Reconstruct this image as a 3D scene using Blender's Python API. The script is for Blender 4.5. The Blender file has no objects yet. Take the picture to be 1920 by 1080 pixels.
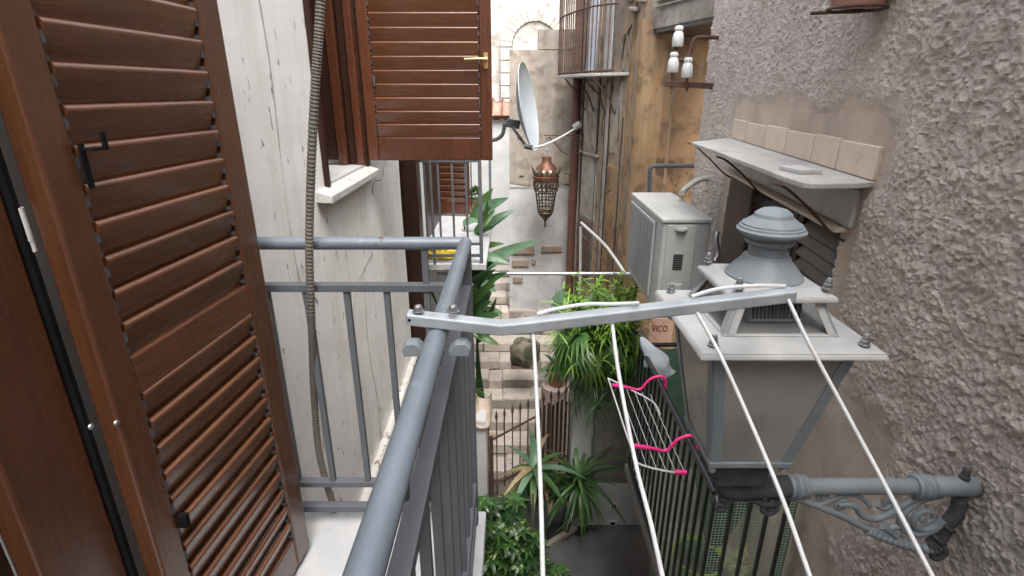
import bpy, math, random
import numpy as np
from mathutils import Vector, Matrix, Euler, noise as mnoise
R = math.radians
rnd = random.Random(7)
S = bpy.context.scene
COL = S.collection

# ------------------------------------------------------------------ camera
PITCH = R(20.3)
cam = bpy.data.cameras.new('camera'); cam.lens = 18.75; cam.sensor_width = 36
cam.clip_start = 0.02; cam.clip_end = 400
camo = bpy.data.objects.new('camera', cam); COL.objects.link(camo)
camo.location = (0, 0, 0); camo.rotation_euler = (math.pi/2 - PITCH, 0, 0)
S.camera = camo

# ------------------------------------------------------------------ light
W = bpy.data.worlds.new('World'); S.world = W; W.use_nodes = True
nt = W.node_tree; nt.nodes.clear()
sky = nt.nodes.new('ShaderNodeTexSky'); sky.sky_type = 'NISHITA'; sky.sun_disc = False
SUN_EL, SUN_AZ = R(58), R(160)
sky.sun_elevation = SUN_EL; sky.sun_rotation = SUN_AZ; sky.dust_density = 3.5; sky.air_density = 1.0; sky.ozone_density = .6
hsv = nt.nodes.new('ShaderNodeHueSaturation'); hsv.inputs['Saturation'].default_value = .30
bg = nt.nodes.new('ShaderNodeBackground'); bg.inputs[1].default_value = 0.15
wo = nt.nodes.new('ShaderNodeOutputWorld')
nt.links.new(sky.outputs[0], hsv.inputs['Color']); nt.links.new(hsv.outputs[0], bg.inputs[0]); nt.links.new(bg.outputs[0], wo.inputs[0])
sl = bpy.data.lights.new('sun', 'SUN'); sl.energy = 1.2; sl.angle = R(40); sl.color = (1, .96, .9)
so = bpy.data.objects.new('sun', sl); COL.objects.link(so)
so.rotation_euler = Vector((math.sin(SUN_AZ)*math.cos(SUN_EL), math.cos(SUN_AZ)*math.cos(SUN_EL), math.sin(SUN_EL))).to_track_quat('Z', 'Y').to_euler()
vs = S.view_settings; vs.view_transform = 'Standard'; vs.look = 'None'; vs.gamma = 1; vs.exposure = 2.0; vs.use_curve_mapping = False
S.cycles.max_bounces = 8; S.cycles.diffuse_bounces = 6

# ------------------------------------------------------------------ helpers
CP, SP = math.cos(PITCH), math.sin(PITCH)
def at(px, py, X=None, Y=None, Z=None):
    """a photograph pixel (1920x1080) on a known plane of the place -> point in metres"""
    a, b = (px-960)/1000, (540-py)/1000
    d = Vector((a, CP+b*SP, -SP+b*CP))
    t = X/d.x if X is not None else (Y/d.y if Y is not None else Z/d.z)
    return d*t
WL = {}
def wl(o): return WL.get(o.name, Vector((0, 0, 0))) if o else Vector((0, 0, 0))
class MB:
    def __init__(s): s.v = []; s.f = []
    def add(s, vs_, fs, M=None):
        n = len(s.v)
        s.v += [tuple(M @ Vector(p)) if M else tuple(p) for p in vs_]
        s.f += [tuple(i+n for i in f) for f in fs]; return s
    def box(s, c, size, rot=None):
        x, y, z = [k/2 for k in size]
        vs_ = [Vector((i*x, j*y, k*z)) for i in (-1, 1) for j in (-1, 1) for k in (-1, 1)]
        if rot: Rm = Euler(rot).to_matrix(); vs_ = [Rm @ p for p in vs_]
        c = Vector(c)
        return s.add([p+c for p in vs_], [(0, 1, 3, 2), (4, 6, 7, 5), (0, 4, 5, 1), (2, 3, 7, 6), (0, 2, 6, 4), (1, 5, 7, 3)])
    def b2(s, p, q):
        return s.box([(p[i]+q[i])/2 for i in range(3)], [abs(q[i]-p[i]) for i in range(3)])
    def bar(s, p0, p1, w, h, up=(0, 0, 1)):
        p0, p1 = Vector(p0), Vector(p1); d = (p1-p0).normalized(); u = Vector(up)
        if abs(d.dot(u)) > .99: u = Vector((0, 1, 0))
        a = d.cross(u).normalized(); b = a.cross(d).normalized()
        vs_ = [p+a*i*w/2+b*j*h/2 for p in (p0, p1) for i, j in ((-1, -1), (1, -1), (1, 1), (-1, 1))]
        return s.add(vs_, [(0, 3, 2, 1), (4, 5, 6, 7), (0, 1, 5, 4), (1, 2, 6, 5), (2, 3, 7, 6), (3, 0, 4, 7)])
    def tube(s, pts, r, n=8, closed=False):
        pts = [Vector(p) for p in pts]; N = len(pts); n0 = len(s.v); a = None
        for i, p in enumerate(pts):
            if closed: t = pts[(i+1) % N]-pts[i-1]
            else: t = pts[min(i+1, N-1)]-pts[max(i-1, 0)]
            t.normalize()
            if a is None:
                a = t.cross(Vector((0, 0, 1)))
                if a.length < .05: a = t.cross(Vector((0, 1, 0)))
            a = (a-t*a.dot(t)).normalized(); b = t.cross(a)
            rr = r[i] if isinstance(r, (list, tuple)) else r
            s.v += [tuple(p+(a*math.cos(k*2*math.pi/n)+b*math.sin(k*2*math.pi/n))*rr) for k in range(n)]
        for i in range(N if closed else N-1):
            j = (i+1) % N
            for k in range(n):
                l = (k+1) % n
                s.f.append((n0+i*n+k, n0+i*n+l, n0+j*n+l, n0+j*n+k))
        if not closed:
            s.f.append(tuple(n0+k for k in range(n))[::-1]); s.f.append(tuple(n0+(N-1)*n+k for k in range(n)))
        return s
    def lathe(s, prof, c=(0, 0, 0), n=20, M=None, a0=0, a1=2*math.pi):
        full = abs(a1-a0-2*math.pi) < 1e-6; m = n if full else n+1
        vs_ = []; fs = []
        for r, z in prof:
            for k in range(m):
                a = a0+(a1-a0)*k/n; vs_.append(Vector((r*math.cos(a), r*math.sin(a), z)))
        for i in range(len(prof)-1):
            for k in range(n):
                l = (k+1) % m
                fs.append((i*m+k, i*m+l, (i+1)*m+l, (i+1)*m+k))
        if M: vs_ = [M @ p for p in vs_]
        c = Vector(c); return s.add([p+c for p in vs_], fs)
    def prism(s, pts, ext):
        pts = [Vector(p) for p in pts]; e = Vector(ext); n = len(pts)
        return s.add(pts+[p+e for p in pts], [tuple(range(n))[::-1], tuple(range(n, 2*n))]+[(i, (i+1) % n, n+(i+1) % n, n+i) for i in range(n)])
    def mesh(s, name, mat, smooth=None, center=True):
        me = bpy.data.meshes.new(name); c = Vector((0, 0, 0))
        A = np.array(s.v, dtype=float)
        if center: c = Vector(((A.min(0)+A.max(0))/2).tolist()); A = A-np.array(c)
        me.from_pydata(A.tolist(), [], s.f); me.validate(); me.update()
        if mat: me.materials.append(mat)
        if smooth is not None:
            me.polygons.foreach_set('use_smooth', [True]*len(me.polygons)); me.set_sharp_from_angle(angle=R(smooth))
        return me, c
    def build(s, name, mat, parent=None, smooth=None, bevel=0, **kw):
        me, c = s.mesh(name, mat, smooth)
        o = bpy.data.objects.new(name, me); COL.objects.link(o)
        o.location = c-wl(parent)
        if parent: o.parent = parent
        WL[o.name] = c
        if bevel:
            m = o.modifiers.new('bevel', 'BEVEL'); m.width = bevel; m.segments = 2; m.limit_method = 'ANGLE'; m.angle_limit = R(40)
        tag(o, **kw); return o
def tag(o, label=None, cat=None, group=None, kind=None):
    if label: o['label'] = label
    if cat: o['category'] = cat
    if group: o['group'] = group
    if kind: o['kind'] = kind
    return o
def empty(name, loc, label=None, cat=None, group=None, rz=0, local=False, kind=None):
    o = bpy.data.objects.new(name, None); COL.objects.link(o); o.empty_display_size = .05
    o.location = loc; o.rotation_euler = (0, 0, rz)
    WL[o.name] = Vector((0, 0, 0)) if local else Vector(loc)
    return tag(o, label, cat, group, kind)
def place(name, me, loc, rot=(0, 0, 0), parent=None, scale=None, **kw):
    o = bpy.data.objects.new(name, me); COL.objects.link(o)
    o.location = Vector(loc)-wl(parent); o.rotation_euler = rot
    if scale: o.scale = scale if isinstance(scale, (tuple, list)) else (scale,)*3
    if parent: o.parent = parent
    WL[o.name] = Vector(loc); return tag(o, **kw)
def arc(c, r, a0, a1, n, plane='XZ', r1=None):
    out = []
    for i in range(n+1):
        t = i/n; a = R(a0+(a1-a0)*t); rr = r+(r1-r)*t if r1 is not None else r
        x, y = rr*math.cos(a), rr*math.sin(a)
        out.append(Vector((c[0]+x, c[1], c[2]+y)) if plane == 'XZ' else (Vector((c[0], c[1]+x, c[2]+y)) if plane == 'YZ' else Vector((c[0]+x, c[1]+y, c[2]))))
    return out
def smooth_path(P, n=6):
    P = [Vector(p) for p in P]; out = []
    for i in range(len(P)-1):
        p0, p1, p2, p3 = P[max(i-1, 0)], P[i], P[i+1], P[min(i+2, len(P)-1)]
        for k in range(n):
            t = k/n
            out.append(.5*((2*p1)+(p2-p0)*t+(2*p0-5*p1+4*p2-p3)*t*t+(3*p1-p0-3*p2+p3)*t**3))
    out.append(P[-1]); return out

# numpy fractal noise on arbitrary 2-D coordinates
def pnoise(x, y, seed):
    g = np.random.RandomState(seed).rand(256, 256)
    xi = np.floor(x).astype(int); yi = np.floor(y).astype(int); fx = x-xi; fy = y-yi
    fx = fx*fx*(3-2*fx); fy = fy*fy*(3-2*fy); a = xi % 256; b = yi % 256; a1 = (a+1) % 256; b1 = (b+1) % 256
    return (g[a, b]*(1-fx)+g[a1, b]*fx)*(1-fy)+(g[a, b1]*(1-fx)+g[a1, b1]*fx)*fy
def fbm(x, y, f, seed, octv=4, gain=.5):
    t = 0; am = 1; s = 0
    for o in range(octv):
        t = t+am*pnoise(x*f+17*o, y*f-9*o, seed+o); s += am; am *= gain; f *= 2.03
    return t/s
def relief_wall(name, P0, U, us, zs, disp, mat, back, parent=None, holes=(), hole_depth=None, attr=None, smooth=True, sharp=60, **kw):
    """vertical wall sheet with real relief: P0 + U*u + Z*z, displaced along its normal; its rims run back into the wall"""
    U = Vector(U).normalized(); Nn = Vector((-U.y, U.x, 0))       # left of U
    if Nn.dot(-Vector(P0)) < 0: Nn = -Nn
    uu, zz = np.meshgrid(us, zs, indexing='ij'); D = disp(uu, zz)
    X = P0[0]+U.x*uu+Nn.x*D; Y = P0[1]+U.y*uu+Nn.y*D; Z = zz+P0[2]
    nu, nz = len(us), len(zs)
    V = np.stack([X, Y, Z], -1).reshape(-1, 3)
    uc = (us[:-1]+us[1:])/2; zc = (zs[:-1]+zs[1:])/2
    keep = np.ones((nu-1, nz-1), bool)
    for (a, b, c, d) in holes:
        keep &= ~((uc[:, None] > a) & (uc[:, None] < b) & (zc[None, :] > c) & (zc[None, :] < d))
    I, J = np.nonzero(keep); q = I*nz+J
    F = np.stack([q, q+nz, q+nz+1, q+1], -1)
    # rims
    E = {}
    kp = np.pad(keep, 1)
    rim = []
    for di, dj, e in ((-1, 0, (0, 1)), (1, 0, (2, 3)), (0, -1, (1, 0)), (0, 1, (3, 2))):
        m = keep & ~kp[1+di:nu+di, 1+dj:nz+dj]
        i, j = np.nonzero(m)
        if di == -1: a, b = i*nz+j, i*nz+j+1
        elif di == 1: a, b = (i+1)*nz+j, (i+1)*nz+j+1
        elif dj == -1: a, b = i*nz+j, (i+1)*nz+j
        else: a, b = i*nz+j+1, (i+1)*nz+j+1
        rim += list(zip(a.tolist(), b.tolist()))
    ids = sorted({k for e in rim for k in e}); mp = {k: len(V)+n for n, k in enumerate(ids)}
    bk = V[ids]-np.array(Nn)*back
    V = np.concatenate([V, bk]); FF = F.tolist()+[(a, b, mp[b], mp[a]) for a, b in rim]
    c = V.min(0)/2+V.max(0)/2
    me = bpy.data.meshes.new(name); me.from_pydata((V-c).tolist(), [], FF); me.update(); me.materials.append(mat)
    if smooth: me.polygons.foreach_set('use_smooth', [True]*len(me.polygons)); me.set_sharp_from_angle(angle=R(sharp))
    if attr is not None:
        A = attr(uu, zz).reshape(-1); at_ = me.attributes.new('patch', 'FLOAT', 'POINT')
        at_.data.foreach_set('value', np.concatenate([A, A[ids]]).astype(np.float32))
    o = bpy.data.objects.new(name, me); COL.objects.link(o); c = Vector(c.tolist()); o.location = c-wl(parent)
    if parent: o.parent = parent
    WL[o.name] = c
    return tag(o, **kw)

# ------------------------------------------------------------------ materials
def mat(name, c1, c2=None, scale=6, rough=.6, metal=0, bump=0, bscale=40, stretch=(1, 1, 1), spots=None, coat=0, rand=0, lo=.35, hi=.65, rvar=0, trans=0, alpha=1, world=False, detail=5, spec=.5):
    m = bpy.data.materials.new(name); m.use_nodes = True; n = m.node_tree; N = n.nodes; L = n.links
    b = N['Principled BSDF']; b.inputs['Roughness'].default_value = rough; b.inputs['Metallic'].default_value = metal
    b.inputs['Coat Weight'].default_value = coat; b.inputs['Coat Roughness'].default_value = .22
    b.inputs['Specular IOR Level'].default_value = spec
    b.inputs['Alpha'].default_value = alpha
    tc = N.new('ShaderNodeTexCoord'); mp = N.new('ShaderNodeMapping'); mp.inputs['Scale'].default_value = stretch
    if world:
        ge = N.new('ShaderNodeNewGeometry'); src = ge.outputs['Position']
    else: src = tc.outputs['Object']
    oi = N.new('ShaderNodeObjectInfo')
    if rand:
        ad = N.new('ShaderNodeVectorMath'); ad.operation = 'MULTIPLY_ADD'
        cb = N.new('ShaderNodeCombineXYZ')
        for k in range(3): L.new(oi.outputs['Random'], cb.inputs[k])
        L.new(cb.outputs[0], ad.inputs[0]); ad.inputs[1].default_value = (37, 53, 71); L.new(src, ad.inputs[2]); src = ad.outputs[0]
    L.new(src, mp.inputs[0]); vec = mp.outputs[0]
    def nz(sc, det=detail, rg=.6):
        t = N.new('ShaderNodeTexNoise'); t.inputs['Scale'].default_value = sc; t.inputs['Detail'].default_value = det; t.inputs['Roughness'].default_value = rg
        L.new(vec, t.inputs['Vector']); return t.outputs['Fac']
    col = None
    if c2 is None: c2 = tuple(k*.8 for k in c1)
    mr = N.new('ShaderNodeMapRange'); mr.inputs[1].default_value = lo; mr.inputs[2].default_value = hi; L.new(nz(scale), mr.inputs[0])
    mx = N.new('ShaderNodeMix'); mx.data_type = 'RGBA'; L.new(mr.outputs[0], mx.inputs['Factor'])
    mx.inputs['A'].default_value = (*c1, 1); mx.inputs['B'].default_value = (*c2, 1); col = mx.outputs['Result']
    for sp in (spots or []):
        c3, sc, l3, h3, am = sp
        mr2 = N.new('ShaderNodeMapRange'); mr2.inputs[1].default_value = l3; mr2.inputs[2].default_value = h3; mr2.inputs[4].default_value = am
        L.new(nz(sc), mr2.inputs[0])
        m2 = N.new('ShaderNodeMix'); m2.data_type = 'RGBA'; L.new(mr2.outputs[0], m2.inputs['Factor']); L.new(col, m2.inputs['A']); m2.inputs['B'].default_value = (*c3, 1)
        col = m2.outputs['Result']
    if rand:
        hs = N.new('ShaderNodeHueSaturation'); mm = N.new('ShaderNodeMapRange'); mm.inputs[3].default_value = 1-rand; mm.inputs[4].default_value = 1+rand
        L.new(oi.outputs['Random'], mm.inputs[0]); L.new(mm.outputs[0], hs.inputs['Value']); L.new(col, hs.inputs['Color']); col = hs.outputs[0]
    L.new(col, b.inputs['Base Color'])
    if rvar:
        m4 = N.new('ShaderNodeMapRange'); m4.inputs[3].default_value = rough-rvar; m4.inputs[4].default_value = rough+rvar; L.new(nz(scale*2.3), m4.inputs[0]); L.new(m4.outputs[0], b.inputs['Roughness'])
    if bump:
        bp = N.new('ShaderNodeBump'); bp.inputs['Strength'].default_value = 1; bp.inputs['Distance'].default_value = bump
        L.new(nz(bscale, 6, .65), bp.inputs['Height']); L.new(bp.outputs[0], b.inputs['Normal'])
    if trans:
        tr = N.new('ShaderNodeBsdfTranslucent'); L.new(col, tr.inputs['Color']); ms = N.new('ShaderNodeMixShader'); ms.inputs[0].default_value = trans
        L.new(b.outputs[0], ms.inputs[1]); L.new(tr.outputs[0], ms.inputs[2]); L.new(ms.outputs[0], N['Material Output'].inputs[0])
    return m
WOODX = dict(rough=.26, coat=.5, spec=.45, rvar=.08, bump=.0006, bscale=14, rand=.16, lo=.3, hi=.7, spots=[((.035, .012, .006), 1.3, .66, .72, .8)])
M = {}
M['slat'] = mat('lacquered_slat', (.115, .045, .019), (.078, .029, .012), 9, stretch=(.7, 6, 9), **WOODX)
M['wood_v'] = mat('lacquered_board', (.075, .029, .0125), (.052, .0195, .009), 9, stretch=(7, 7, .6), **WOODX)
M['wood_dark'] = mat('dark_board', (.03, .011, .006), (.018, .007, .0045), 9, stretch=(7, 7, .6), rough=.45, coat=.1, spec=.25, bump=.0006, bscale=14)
M['slat_red'] = mat('red_brown_slat', (.11, .039, .0155), (.075, .026, .011), 9, stretch=(.7, 6, 9), **WOODX)
M['wood_red'] = mat('red_brown_board', (.092, .030, .013), (.054, .018, .009), 9, stretch=(7, 7, .6), **WOODX)
M['wood_h'] = mat('lacquered_rail', (.085, .032, .0135), (.058, .021, .0095), 9, stretch=(.7, 7, 7), **WOODX)
M['rail'] = mat('blue_grey_paint', (.165, .195, .23), (.13, .155, .185), 5, rough=.42, metal=.15, bump=.0004, bscale=60, rvar=.14, spots=[((.11, .05, .03), 13, .69, .72, .85), ((.26, .29, .32), 22, .66, .70, .5)])
M['rail_dark'] = mat('grey_paint', (.10, .108, .122), (.08, .088, .10), 5, rough=.5, bump=.0004, bscale=60, spots=[((.09, .05, .035), 12, .74, .78, .6)])
M['galv'] = mat('galvanised_steel', (.52, .56, .60), (.38, .41, .44), 12, rough=.42, metal=.55, bump=.0005, bscale=50, rvar=.12, spots=[((.22, .22, .22), 25, .68, .74, .7)])
M['bolt'] = mat('zinc_bolt', (.45, .46, .47), (.25, .25, .26), 30, rough=.4, metal=.8)
M['cord'] = mat('white_plastic', (.56, .57, .58), (.47, .47, .47), 20, rough=.4)
M['lamp_grey'] = mat('lamp_blue_grey', (.215, .245, .265), (.16, .185, .205), 9, rough=.55, bump=.0005, bscale=70, spots=[((.32, .33, .33), 6, .62, .75, .45), ((.12, .1, .09), 18, .7, .76, .7)])
M['lamp_light'] = mat('dusty_light_paint', (.42, .42, .41), (.31, .315, .32), 8, rough=.6, bump=.0006, bscale=80, spots=[((.2, .19, .18), 14, .66, .74, .7), ((.27, .2, .13), 7, .68, .76, .6)])
M['lamp_dark'] = mat('dark_cast_iron', (.085, .09, .097), (.05, .052, .057), 12, spec=.12, rough=.75, bump=.001, bscale=50)
M['marble'] = mat('pale_marble', (.50, .50, .50), (.38, .39, .405), 4, rough=.45, bump=.0004, bscale=60, spots=[((.35, .36, .39), 9, .58, .66, .6), ((.3, .27, .22), 24, .68, .75, .5)])
M['slate'] = mat('weathered_slab', (.46, .45, .43), (.35, .345, .34), 5, rough=.7, bump=.002, bscale=25, spots=[((.56, .55, .52), 3, .6, .72, .6), ((.13, .125, .12), 7, .62, .72, .7)])
M['tile_cream'] = mat('cream_stone_tile', (.61, .51, .42), (.55, .46, .375), 8, rough=.85, bump=.002, bscale=30, rand=.06, spots=[((.3, .25, .2), 12, .62, .72, .5)])
M['iron'] = mat('black_iron', (.02, .022, .026), (.012, .013, .015), 12, rough=.35, coat=.3, bump=.0006, bscale=60)
M['rust'] = mat('rusty_iron', (.095, .045, .03), (.045, .024, .018), 14, rough=.8, bump=.001, bscale=60)
M['rust_light'] = mat('old_brown_iron', (.16, .10, .075), (.08, .05, .04), 14, rough=.75, bump=.001, bscale=60)
M['pipe_brown'] = mat('brown_pipe', (.15, .065, .05), (.11, .05, .04), 6, rough=.55, bump=.0005, bscale=40)
M['porcelain'] = mat('white_porcelain', (.58, .60, .60), (.5, .52, .52), 6, rough=.12, coat=.5)
M['white_paint'] = mat('grubby_white_enamel', (.47, .48, .47), (.40, .41, .40), 3, rough=.4, bump=.0003, bscale=50, spots=[((.33, .32, .3), 8, .62, .74, .5)])
M['ac_side'] = mat('ac_grey_side', (.46, .475, .47), (.38, .395, .395), 3, rough=.5, bump=.0003, bscale=50)
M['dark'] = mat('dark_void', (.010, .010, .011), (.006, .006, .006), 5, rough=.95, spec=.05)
M['glass'] = mat('frosted_lantern_glass', (.50, .485, .465), (.40, .39, .375), 4, rough=.16, coat=.5, trans=.4, alpha=.97, spots=[((.26, .25, .24), 5, .5, .72, .5), ((.34, .335, .33), 9, .56, .75, .45)])
M['glass_dark'] = mat('sooty_glass', (.11, .11, .115), (.06, .06, .065), 4, rough=.12, coat=.6, trans=.1)
M['conduit'] = mat('beige_corrugated', (.13, .115, .098), (.09, .08, .068), 6, rough=.7)
M['yellow_pot'] = mat('yellow_plastic', (.7, .52, .03), (.5, .35, .02), 9, rough=.35)
M['terracotta'] = mat('terracotta', (.33, .17, .12), (.25, .13, .09), 7, rough=.8, bump=.001, bscale=40, spots=[((.5, .42, .36), 8, .62, .72, .5)])
M['lime'] = mat('lime_plastic', (.35, .55, .03), (.3, .5, .03), 6, rough=.35)
M['pink'] = mat('pink_plastic', (.85, .03, .22), (.7, .03, .2), 6, rough=.35)
M['soil'] = mat('soil', (.035, .022, .015), (.02, .014, .01), 30, rough=.95, bump=.004, bscale=60)
M['bag'] = mat('white_plastic_bag', (.75, .8, .84), (.65, .7, .75), 4, rough=.3, trans=.45)
M['dish'] = mat('dish_grey', (.33, .36, .385), (.29, .32, .345), 3, rough=.35)
M['brass'] = mat('gold_handle', (.62, .40, .16), (.5, .32, .13), 8, rough=.35, metal=.7)
M['copper'] = mat('copper_red', (.17, .065, .035), (.075, .04, .027), 14, rough=.5, metal=.3)
M['bronze'] = mat('bronze_chain', (.16, .115, .075), (.08, .06, .045), 20, rough=.5, metal=.6)
M['jewel'] = mat('green_glass_jewel', (.25, .36, .27), (.18, .28, .2), 9, rough=.15, coat=.5)
M['net'] = mat('pale_green_net', (.36, .45, .37), (.42, .46, .38), 4, rough=.7)
M['net_dark'] = mat('dark_green_net', (.10, .17, .12), (.06, .13, .085), 9, rough=.8)
M['green_cloth'] = mat('dark_green_cloth', (.015, .085, .045), (.01, .055, .03), 5, rough=.8)
def leafmat(n, a, b, **k): return mat(n, a, b, 6, rough=.42, coat=.15, rand=.3, trans=.3, **k)
M['leaf'] = leafmat('leaf_green', (.06, .14, .035), (.095, .19, .05))
M['leaf_dark'] = leafmat('leaf_dark_green', (.022, .07, .024), (.04, .10, .03))
M['leaf_lime'] = leafmat('leaf_fresh_green', (.30, .50, .07), (.17, .36, .05))
M['leaf_blue'] = leafmat('leaf_blue_green', (.16, .27, .17), (.10, .20, .11))
M['leaf_var'] = mat('leaf_variegated', (.028, .085, .022), (.05, .12, .03), 10, rough=.35, coat=.2, rand=.3, trans=.25, spots=[((.42, .48, .16), 22, .56, .62, .8)])
M['leaf_dry'] = leafmat('leaf_dry', (.30, .22, .11), (.42, .33, .18))
M['leaf_yellow'] = leafmat('leaf_yellowing', (.22, .25, .05), (.10, .2, .04))
M['bark'] = mat('bark', (.13, .10, .075), (.08, .06, .045), 20, rough=.9, bump=.004, bscale=40)
M['stone'] = mat('paving_stone', (.50, .45, .395), (.40, .355, .31), 5, rough=.85, bump=.004, bscale=18, rand=.16, spots=[((.16, .15, .14), 9, .58, .68, .6), ((.30, .19, .11), 4, .6, .7, .6)])
M['stone_brown'] = mat('brown_stone', (.26, .185, .135), (.34, .27, .215), 6, rough=.85, bump=.004, bscale=18, rand=.2)
M['stone_grey'] = mat('grey_stone', (.24, .24, .24), (.17, .17, .175), 6, rough=.85, bump=.004, bscale=18, rand=.2)
M['mortar'] = mat('mortar', (.30, .27, .235), (.22, .2, .175), 8, rough=.95, bump=.006, bscale=25)
M['concrete'] = mat('wet_concrete', (.115, .115, .118), (.07, .07, .073), 2.2, rough=.45, bump=.002, bscale=30, rvar=.2, spots=[((.012, .012, .013), 1.1, .56, .58, .92)], world=True)
M['white_wall'] = mat('whitewash', (.50, .50, .495), (.40, .40, .40), 2.5, rough=.85, bump=.003, bscale=22, spots=[((.35, .34, .32), 3.5, .62, .75, .55)])
M['grey_wall'] = mat('grey_render', (.34, .34, .34), (.27, .27, .275), 2.5, rough=.85, bump=.003, bscale=22)
M['pipe_white'] = mat('peeling_white_pipe', (.55, .53, .5), (.46, .44, .41), 7, rough=.7, spots=[((.16, .10, .06), 16, .6, .64, .85)], bump=.001)
M['tile_floor'] = mat('beige_floor_tile', (.46, .40, .34), (.38, .33, .29), 4, rough=.6, rand=.1)
M['sign'] = mat('terracotta_sign', (.46, .31, .235), (.38, .24, .18), 6, rough=.5, coat=.3)
M['sign_text'] = mat('dark_red_glaze', (.22, .03, .02), (.2, .025, .02), 6, rough=.4)
M['blue_bag'] = mat('pale_blue_sheet', (.5, .56, .64), (.42, .48, .56), 5, rough=.6)
M['roof'] = mat('roof_tile', (.36, .19, .14), (.25, .14, .11), 7, rough=.9, rand=.25, bump=.003, bscale=30)

def wallmat(name, base, alt, dirt, streak, patch=None, rough=.9, bump=.003, bscale=28, streak_amt=.5, big=1.1, mott=0, fleck=None, dlo=.58, msc=38):
    """old plaster: large tonal drift, vertical rain streaks, dirt blotches, optional second coat on the 'patch' attribute"""
    m = bpy.data.materials.new(name); m.use_nodes = True; n = m.node_tree; N = n.nodes; L = n.links; b = N['Principled BSDF']; b.inputs['Roughness'].default_value = rough
    b.inputs['Specular IOR Level'].default_value = .25
    g = N.new('ShaderNodeNewGeometry')
    def nz(sc, det=6, st=(1, 1, 1), rg=.6):
        mp = N.new('ShaderNodeMapping'); mp.inputs['Scale'].default_value = st; L.new(g.outputs['Position'], mp.inputs[0])
        t = N.new('ShaderNodeTexNoise'); t.inputs['Scale'].default_value = sc; t.inputs['Detail'].default_value = det; t.inputs['Roughness'].default_value = rg; L.new(mp.outputs[0], t.inputs['Vector']); return t.outputs['Fac']
    def mix(f, A, B, lo=.4, hi=.6, am=1):
        mr = N.new('ShaderNodeMapRange'); mr.inputs[1].default_value = lo; mr.inputs[2].default_value = hi; mr.inputs[4].default_value = am; L.new(f, mr.inputs[0])
        x = N.new('ShaderNodeMix'); x.data_type = 'RGBA'; L.new(mr.outputs[0], x.inputs['Factor'])
        for s_, v in (('A', A), ('B', B)):
            if isinstance(v, tuple): x.inputs[s_].default_value = (*v, 1)
            else: L.new(v, x.inputs[s_])
        return x.outputs['Result']
    c = mix(nz(big), base, alt, .38, .62)
    c = mix(nz(2.2, 7, (3.2, 3.2, .28)), c, streak, .5, .72, streak_amt)
    c = mix(nz(5, 8), c, dirt, dlo, dlo+.15, .75)
    if mott: c = mix(nz(msc, 4), c, tuple(k*.62 for k in base), .5, .7, mott)
    if fleck: c = mix(nz(fleck[1], 7, (1, 1, .45)), c, fleck[0], fleck[2], fleck[2]+.03, .9)
    if patch:
        a = N.new('ShaderNodeAttribute'); a.attribute_name = 'patch'
        c = mix(a.outputs['Fac'], c, mix(nz(3), patch, tuple(k*.78 for k in patch)), .35, .65)
    L.new(c, b.inputs['Base Color'])
    bp = N.new('ShaderNodeBump'); bp.inputs['Distance'].default_value = bump; bp.inputs['Strength'].default_value = 1; L.new(nz(bscale, 8, rg=.7), bp.inputs['Height']); L.new(bp.outputs[0], b.inputs['Normal'])
    return m
M['stucco'] = wallmat('rough_stucco', (.66, .575, .52), (.57, .505, .465), (.40, .31, .25), (.70, .635, .585), patch=(.64, .535, .45), bump=.012, bscale=120, mott=.6, msc=130, big=.8, streak_amt=.8, dlo=.57, fleck=((.14, .09, .055), 5.5, .71))  # mott puts the grain's highlight and pit contrast into the colour
M['plaster'] = wallmat('stained_white_plaster', (.70, .685, .66), (.64, .63, .615), (.54, .51, .47), (.56, .52, .47), bump=.0015, bscale=30, streak_amt=.75, dlo=.55, fleck=((.17, .14, .12), 26, .645))
M['ochre'] = wallmat('ochre_plaster', (.36, .225, .12), (.26, .17, .105), (.13, .09, .06), (.40, .31, .21), mott=.3, fleck=((.13, .085, .055), 3, .60), dlo=.47, bump=.004, streak_amt=.7, big=1.6)
M['ochre_bright'] = wallmat('bright_ochre_plaster', (.40, .255, .125), (.28, .185, .11), (.14, .095, .06), (.44, .35, .23), dlo=.5, bump=.003, streak_amt=.7)
M['facade'] = wallmat('weathered_facade', (.36, .27, .18), (.23, .195, .165), (.10, .075, .06), (.44, .29, .14), dlo=.52, bump=.005, big=1.8, streak_amt=.75, mott=.3)
M['facade_grey'] = wallmat('grey_streaked_render', (.38, .34, .30), (.24, .21, .18), (.10, .085, .07), (.45, .42, .38), dlo=.52, bump=.005, big=1.8, streak_amt=.8, mott=.3)
M['endwall'] = wallmat('old_end_wall', (.38, .32, .265), (.30, .27, .235), (.19, .15, .12), (.42, .385, .34), patch=(.52, .52, .52), dlo=.5, bump=.006, big=2.2, streak_amt=.7, mott=.15)
M['farwall'] = wallmat('bleached_wall', (.42, .40, .375), (.35, .32, .29), (.22, .19, .155), (.45, .44, .42), dlo=.5, bump=.004)
M['rubble'] = wallmat('rubble_stone', (.22, .21, .20), (.17, .16, .15), (.08, .075, .07), (.26, .25, .235), bump=.01, bscale=18, mott=.4)

# ================================================================== SETTING
GZ = -4.9
MB().box((0, 8, GZ-.1), (60, 60, .2)).build('ground', M['mortar'], kind='structure')
MB().b2((-1.2, 2.0, GZ), (2.2, 5.72, GZ+.03)).build('courtyard_floor', M['concrete'], kind='structure')

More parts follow.
